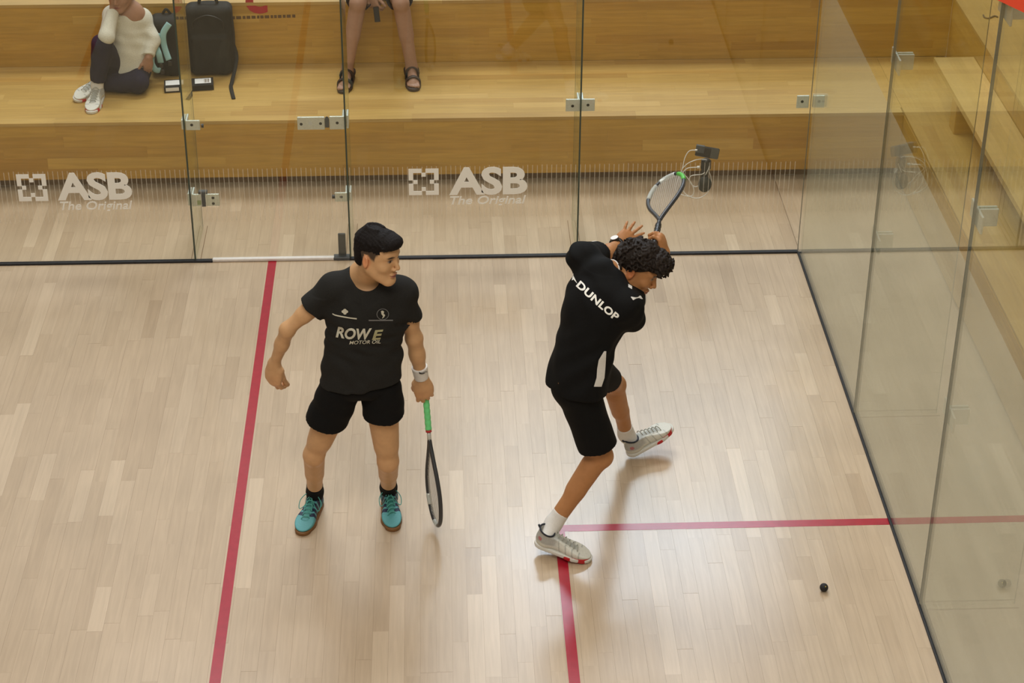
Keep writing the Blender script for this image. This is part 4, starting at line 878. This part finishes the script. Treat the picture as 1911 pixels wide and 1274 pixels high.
# ================================================================== spectator sitting on the lower step
def spectator_a():
    g = empty('person', (-1.02, 1.45, Z1), label='person in cream sweater and dark jeans sitting on the lower step', cat='person')
    hm = A3(-1.03, 1.52, Z1+.10); hR, hL = A3(-1.12, 1.50, Z1+.10), A3(-.95, 1.50, Z1+.10)
    shR, shL = atY(208, 28, 1.52), atY(266, 33, 1.58); neck = atY(238, 20, 1.58); sm = (shR+shL)/2
    knR = atY(191, 84, 1.30); anR = atZ(181, 160, Z1+.09); knL = atZ(258, 155, Z1+.075); anL = atZ(172, 172, Z1+.06)+A3(.03, .13, 0)
    elR = atY(199, 68, 1.30); wrR = atY(212, 16, 1.45); elL = atY(284, 74, 1.52); wrL = atY(277, 108, 1.43)
    H = Frame(atY(226, -14, 1.49), A3(-.30, -.95, -.20), A3(0, -.1, 1)); S = SDF(.0062)
    S.ell(hm, (.14, .11, .10), k=0); S.cone(hm, sm, .11, .12, k=.05, sq=(A3(0, 1, 0), .75)); S.cone(shR, shL, .045, .045, k=.03)
    limb_leg(S, hR, knR, anR, A3(0, -1, 0), .85); limb_leg(S, hL, knL, anL, A3(.3, -1, 0), .85); limb_arm(S, shR, elR, wrR, .8); limb_arm(S, shL, elL, wrL, .8)
    hand(S, wrR, A3(.25, .1, 1), A3(-.5, -.8, 0), 1, (.5, .5, .5, .5), hs=.85); hand(S, wrL, A3(-.1, -.15, -1), A3(.5, -.8, 0), 1, (.3, .3, .3, .3), hs=.85); head(S, H, neckbase=neck, hs=.93, neck_r=(.044, .048))
    S.build('body', M['skin'], g, lambda V: face_paint(np.tile(np.array((.36, .19, .115)), (len(V), 1)), V, H, hs=.93))
    hr = SDF(.006); hr.ell(H(0, -.015, .05), (.080, .100, .085), H.R, k=0); hr.ell(H(0, -.07, -.02), (.065, .045, .09), H.R, k=.03); hr.cut(H(0, .03, .04), H.R[:, 1]*.8-H.R[:, 2]*.6); hr.build('hair', M['curl'], g)
    T = SDF(.006); T.cone(lerp(hm, sm, .8), hm+A3(.03, -.02, .0), .125, .150, k=0, sq=(A3(0, 1, 0), .8)); T.cone(shR, shL, .062, .062, k=.04); T.cone(neck-A3(0, 0, .01), sm, .06, .08, k=.04)
    for s, e, w in ((shR, elR, wrR), (shL, elL, wrL)): T.cone(s, e, .056, .050, k=.02); T.cone(e, lerp(e, w, .88), .050, .040, k=.02, cutb=True)
    T.cut(hm+A3(0, 0, -.01), A3(.15, .1, -1)); nd = nrm(H(0, 0, -.06)-neck); T.cone(neck+nd*.01+A3(0, -.02, 0), neck+nd*.12, .042, .062, k=.006, mode='s'); T.disp(lambda x, y, z: .004*np.sin(40*x+30*z+3*np.sin(15*z))*np.sin(26*z-20*x)); T.build('sweater', M['knit'], g)
    B = SDF(.006); B.ell(hm+A3(0, 0, -.005), (.155, .13, .098), k=0); B.cone(hR, knR, .085, .066, k=.03); B.cone(knR, lerp(knR, anR, .86), .066, .050, k=.02, cutb=True); B.cone(hL, knL, .085, .066, k=.03); B.cone(knL, lerp(knL, anL, .88), .066, .050, k=.02, cutb=True)
    B.cut(A3(0, 0, Z1+.002), A3(0, 0, -1)); B.disp(lambda x, y, z: .0035*np.sin(36*x-18*y+26*z)*np.sin(23*z+19*x)); B.build('jeans', M['denim'], g)
    f1 = Frame(anR+A3(.005, .05, -.088), A3(-.06, -1, 0), A3(0, 0, 1)); f1.o[2] = Z1; f2 = Frame(A3(anL[0]+.045, anL[1]+.06, Z1+.035), A3(-.66, -.75, -.10), A3(-.1, -.45, .85))
    for F0, a_, k_ in ((f1, anR, knR), (f2, anL, knL)): sock(g, F0, a_, k_, .05, M['white'], .036); shoe(g, F0, a_, 'white', trim=False)
spectator_a()
# ================================================================== spectator on the upper step, feet on the lower one
def spectator_b():
    g = empty('person', (.64, 1.6, Z1), label='seated person in sandals and dark shorts with bare legs, holding a phone', cat='person')
    knL_, knR_ = atY(668, 6, 1.55), atY(748, 6, 1.52); anA, anB = atZ(648, 128, Z1+.09), atZ(768, 124, Z1+.09); hA, hB = A3(.53, 1.98, Z2+.10), A3(.73, 1.98, Z2+.10); hm = (hA+hB)/2
    S = SDF(.0055); S.ell(hm, (.16, .13, .11), k=0); sm = hm+A3(0, -.12, .46); S.cone(hm, sm, .13, .15, k=.05, sq=(A3(0, 1, 0), .72)); shA, shB = sm+A3(-.17, 0, 0), sm+A3(.17, 0, 0); S.cone(shA, shB, .055, .055, k=.04)
    for h_, k_, a_ in ((hA, knL_, anA), (hB, knR_, anB)):
        limb_leg(S, h_, k_, a_, A3(0, -1, .1), .98); s_ = -1 if k_ is knL_ else 1; d_ = nrm(A3(s_*.10-.02, -1, 0)); ft = lambda y, x, z: np.array([a_[0], a_[1], Z1])+d_*y+np.cross(d_, A3(0, 0, 1))*x+A3(0, 0, z)
        S.cone(a_, ft(-.03, 0, .045), .034, .030, k=.02); S.cone(ft(-.02, 0, .05), ft(.13, 0, .038), .034, .030, k=.03); S.ell(ft(.12, 0, .036), (.042, .05, .017), k=.02)
        for q, (x, l) in enumerate(((-.028, .185), (-.010, .190), (.006, .182), (.020, .174), (.033, .163))): S.cone(ft(.13, x*s_, .034), ft(l, x*s_*1.05, .030), .011, (.012, .009, .009, .0085, .008)[q], k=.006)
    hp = atY(699, 12, 1.60); eA, eB = sm+A3(-.22, -.10, -.26), sm+A3(.20, -.12, -.26); limb_arm(S, shA, eA, hp+A3(-.03, .05, .07), .95); limb_arm(S, shB, eB, hp+A3(.05, .06, .07), .95)
    hand(S, hp+A3(-.02, .03, .08), A3(.25, -.25, -.85), A3(-.6, -.7, 0), -1, (.6, .6, .6, .6), hs=.98); hand(S, hp+A3(.05, .05, .07), A3(-.5, -.3, -.6), A3(.4, -.8, .2), 1, (.7, .7, .7, .7), hs=.98)
    H = Frame(sm+A3(0, -.06, .25), A3(0, -.9, -.4), A3(0, -.35, .93)); head(S, H, neckbase=sm+A3(0, 0, .03))
    S.build('body', M['skin'], g, lambda V: face_paint(np.tile(np.array((.37, .215, .15)), (len(V), 1)), V, H))
    hr = SDF(.006); hr.ell(H(0, -.02, .05), (.080, .098, .083), H.R, k=0); hr.cut(H(0, .03, .04), H.R[:, 1]*.8-H.R[:, 2]*.6); hr.build('hair', M['hair'], g)
    T = SDF(.007); T.cone(lerp(hm, sm, .8), hm, .165, .18, k=0, sq=(A3(0, 1, 0), .75)); T.cone(shA, shB, .068, .068, k=.04); T.cone(shA, lerp(shA, eA, .6), .07, .07, k=.03, cutb=True); T.cone(shB, lerp(shB, eB, .6), .07, .07, k=.03, cutb=True); T.cut(hm+A3(0, 0, -.02), A3(0, 0, -1)); T.cone(sm+A3(0, -.02, .05), sm+A3(0, -.03, .14), .055, .075, k=.004, mode='s'); T.build('t_shirt', M['navy'], g)
    B = SDF(.006); B.ell(hm+A3(0, 0, -.003), (.175, .14, .10), k=0)
    for h_, k_ in ((hA, knL_), (hB, knR_)): B.cone(h_, lerp(h_, k_, .86), .100, .088, k=.03, cutb=True); B.cone(lerp(h_, k_, .72), lerp(h_, k_, 1), .078, .084, k=.002, mode='s')
    B.cut(A3(0, 0, Z2+.002), A3(0, 0, -1)); B.build('shorts', M['navy'], g)
    for s_, a_ in ((-1, anA), (1, anB)):
        d_ = nrm(A3(s_*.10-.02, -1, 0)); x_ = np.cross(d_, A3(0, 0, 1)); ft = lambda y, x, z: np.array([a_[0], a_[1], Z1])+d_*y+x_*x+A3(0, 0, z); s2 = SDF(.0042)
        s2.cone(ft(-.045, 0, .01), ft(.13, 0, .01), .042, .050, k=0); s2.cone(ft(.12, 0, .01), ft(.165, 0, .01), .049, .042, k=.01); s2.cut(A3(0, 0, Z1+.0005), A3(0, 0, -1)); s2.cut(A3(0, 0, Z1+.022), A3(0, 0, 1)); o = s2.build('sandal', M['sandal'], g)
        for (y, h_, w_) in ((.125, .076, .047), (.035, .104, .043)): MB().tube(spline([ft(y-.005, -w_, .018), ft(y, -w_*.86, h_*.72), ft(y, 0, h_), ft(y, w_*.86, h_*.72), ft(y-.005, w_, .018)], 20), .0055, 8, flat=(d_, 3.2)).build('strap', M['sandal'], o, smooth=True)
        MB().tube(spline([ft(.03, -.042, .05), ft(-.05, -.040, .055), ft(-.082, 0, .06), ft(-.05, .040, .055), ft(.03, .042, .05)], 20), .009, 8).build('heel_strap', M['sandal'], o, smooth=True)
    c = atY(703, 27, 1.575); d1 = nrm(A3(.10, -.25, -.95)); m = MB().box((-.030, -.0045, -.070), (.030, .0045, .070), bev=.004); Rp = Frame(c, np.cross(d1, A3(1, 0, .1)), -d1).R
    V = np.array(m.V)*A3(.62, 1.8, .72); o = mesh('phone', V@Rp.T+c, m.F, M['black']); tag(o, 'dark phone held between the knees of the seated person', 'phone')
spectator_b()
print('spectators', round(time.time()-T0, 1))

# ================================================================== bags and box on the lower step
def bag_black():
    o = empty('backpack', (-.48, 1.66, Z1), label='large black backpack standing upright against the upper step', cat='backpack'); c = A3(-.485, 1.692, Z1+.246); Rz = np.array([[math.cos(.03), -math.sin(.03), 0], [math.sin(.03), math.cos(.03), 0], [0, 0, 1]])
    S = SDF(.006); S.box(c, (.155, .085, .240), Rz, rd=.05, k=0); S.box(c+A3(0, -.075, -.09), (.125, .035, .140), Rz, rd=.03, k=.015); S.disp(lambda x, y, z: .003*np.sin(30*x+20*z)); S.build('body', M['bagblack'], o)
    MB().tube(spline([c+A3(-.06, .0, .245), c+A3(-.045, -.01, .285), c+A3(.0, -.01, .297), c+A3(.045, -.01, .285), c+A3(.06, 0, .245)], 20), .011, 8).build('handle', M['bagblack'], o, smooth=True)
    b = [atZ(433, 152, Z1+.015), atZ(431, 163, Z1+.006), atZ(436, 184, Z1+.006)]; MB().tube(spline([c+A3(.150, -.03, -.02), c+A3(.168, -.06, -.13)]+b, 24), .013, 8, flat=(A3(0, 0, 1), .35)).build('strap', M['bagblack'], o, smooth=True)
    MB().tube(spline([c+A3(-.10, -.093, .10), c+A3(-.09, -.098, .16), c+A3(0, -.094, .195), c+A3(.09, -.098, .16), c+A3(.10, -.093, .10)], 30), .004, 6).build('zip', M['black'], o, smooth=True)
bag_black()
def bag_teal():
    o = empty('backpack', (-.78, 1.62, Z1), label='black backpack with pale teal straps beside the seated person', cat='backpack'); c = A3(-.765, 1.688, Z1+.207)
    S = SDF(.006); S.box(c, (.120, .088, .20), None, rd=.06, k=0); S.ell(c+A3(0, -.06, -.12), (.115, .06, .085), k=.03); S.disp(lambda x, y, z: .004*np.sin(34*x+26*z)*np.sin(21*z)); S.build('body', M['bagblack'], o)
    for pts in ([(316, 44), (305, 62), (306, 85), (315, 112)], [(296, 62), (290, 80), (296, 100), (300, 117)], [(283, 105), (283, 118), (290, 130), (299, 131)]):
        P = [atY(x, y, 1.66-.105-.02*(i in (1, 2))-.05*(y > 95)) for i, (x, y) in enumerate(pts)]; MB().tube(spline(P, 20), .021, 8, flat=(A3(0, 1, 0), .28)).build('strap', M['teal'], o, smooth=True)
    for (x, y) in ((317, 118), (301, 122), (303, 134)): p = atY(x, y, 1.50); MB().box(p-A3(.012, .006, .016), p+A3(.012, .006, .016), bev=.003).build('buckle', M['black'], o)
    MB().tube(spline([c+A3(-.03, .03, .19), c+A3(0, .02, .235), c+A3(.03, .03, .19)], 12), .009, 8).build('handle', M['bagblack'], o, smooth=True)
bag_teal()
def shoebox():
    c = atZ(350, 170, Z1)+A3(0, .05, 0); a = math.radians(7); R_ = np.array([[math.cos(a), -math.sin(a), 0], [math.sin(a), math.cos(a), 0], [0, 0, 1]]); o = empty('carton', (c[0], c[1], Z1), label='flat black carton with white stickers lying before the bags', cat='box')
    def bx(lo, hi, nm, m, b=.002):
        q = MB().box(lo, hi, bev=b); return mesh(nm, np.array(q.V)@R_.T+A3(c[0], c[1], Z1), q.F, m, o)
    bx((-.155, -.06, .0), (.165, .06, .040), 'body', M['bagblack'])
    bx((-.145, -.028, .040), (-.03, .045, .0412), 'sticker', M['label'], 0); bx((.045, -.03, .040), (.150, .045, .0412), 'sticker', M['label'], 0); bx((-.145, -.0615, .012), (-.06, -.060, .036), 'sticker', M['label'], 0)
    for i in range(6): bx((.105+i*.006, -.022, .0412), (.105+i*.006+(.002, .004, .003)[i % 3], .035, .0416), 'bar_mark', M['ink'], 0)
shoebox()

# ================================================================== phone on a suction mount behind the glass, with its cable
def phone_rig():
    o = empty('phone_mount', atY(1315, 345, .03), label='black suction phone mount stuck to the glass back wall', cat='mount'); cup = atY(1315, 343, .022)
    m = MB(); n = 20; prof = [(.0, .048), (.010, .046), (.016, .034), (.024, .022), (.03, .018)]; V = []; F = []
    for (y, r) in prof:
        for k in range(n): a = 2*math.pi*k/n; V.append(cup+A3(r*.86*math.cos(a), y-.008, r*1.1*math.sin(a)))
    for i in range(len(prof)-1):
        for k in range(n): F.append((i*n+k, i*n+(k+1) % n, (i+1)*n+(k+1) % n, (i+1)*n+k))
    F += [tuple(range(n))[::-1], tuple((len(prof)-1)*n+k for k in range(n))]; mesh('suction_cup', V, F, simple('dark_rubber', (.03, .035, .035), .5), o, True)
    top = atY(1318, 298, .06); MB().tube(spline([cup+A3(0, .018, .0), cup+A3(0, .032, .05), top+A3(0, 0, -.05), top], 16), [.022]*5+[.026]*11+[.030]*1 if False else .025, 10).build('arm', M['black'], o, smooth=True)
    a = top+A3(0, 0, -.03); MB().box(a-A3(.03, .012, .035), a+A3(.03, .012, .03), bev=.006).build('bracket', M['black'], o)
    c = atY(1320, 284, .055); rl = Frame(c, A3(.12, 1, -.10), A3(.16, .15, 1)).R; q = MB().box((-.070, -.007, -.035), (.070, .007, .035), bev=.006); ph = empty('phone', c, label='dark phone filming on the mount above the racket', cat='phone')
    mesh('body', np.array(q.V)@rl.T+c, q.F, M['black'], ph); q = MB().box((-.072, -.010, -.010), (-.020, .010, .037), bev=.003); mesh('clip', np.array(q.V)@rl.T+c, q.F, M['darkgrey'], o)
    q = MB().box((.02, -.0085, -.030), (.066, -.0068, .030)); mesh('screen', np.array(q.V)@rl.T+c, q.F, M['screen'], ph)
    px = [(1297, 280), (1286, 282), (1278, 295), (1273, 316), (1266, 334), (1261, 350), (1265, 358), (1275, 364), (1290, 366), (1295, 357), (1292, 345), (1283, 332), (1276, 324), (1273, 316), (1285, 304), (1305, 297), (1319, 299), (1323, 311), (1317, 325), (1306, 344), (1296, 348), (1287, 338), (1290, 328), (1310, 325), (1320, 318), (1326, 328), (1327, 345), (1320, 360), (1306, 369), (1290, 368), (1276, 358), (1271, 342), (1273, 325), (1283, 314), (1301, 312)]
    P = [atY(x, y, .045+.012*math.sin(i*1.3)) for i, (x, y) in enumerate(px)]; t = MB().tube(spline(P, 34*6), .0028, 6); e = P[-1]; t.tube([e, e+A3(.016, 0, .001)], .008, 8); t.tube([P[0], P[0]+A3(.014, 0, 0)], .006, 8); tag(t.build('charging_cable', M['cord'], smooth=True), 'looped white cable hanging beside the phone mount', 'cable')
phone_rig()
# ================================================================== ball and small things
def ball():
    c = A3(*atZ(1537, 1102, 0)); c[2] = .0203; V = []; F = []; n, k = 20, 12
    for i in range(k+1):
        th = math.pi*i/k
        for j in range(n): ph = 2*math.pi*j/n; V.append(c+.02*A3(math.sin(th)*math.cos(ph), math.sin(th)*math.sin(ph), math.cos(th)))
    for i in range(k):
        for j in range(n): F.append((i*n+j, (i+1)*n+j, (i+1)*n+(j+1) % n, i*n+(j+1) % n))
    o = mesh('squash_ball', V, F, M['rubber'], None, True); tag(o, 'small black squash ball on the court floor', 'ball')
    m = MB(); q = c+A3(.004, -.012, .0145); m.tube([q, q+A3(.0004, -.0012, .0012)], .0028, 8); m.build('dot', simple('yellow_dot', (.5, .4, .05), .6), o)
ball()
P = [atZ(x, y, Z2+.004) for (x, y) in ((1835, 28), (1838, 33), (1846, 34), (1856, 30), (1862, 32))]
tag(MB().tube(spline(P, 24), .006, 6).build('strap', M['sandal'], smooth=True), 'short dark strap lying on the upper right step', 'strap')
print('done', round(time.time()-T0, 1))
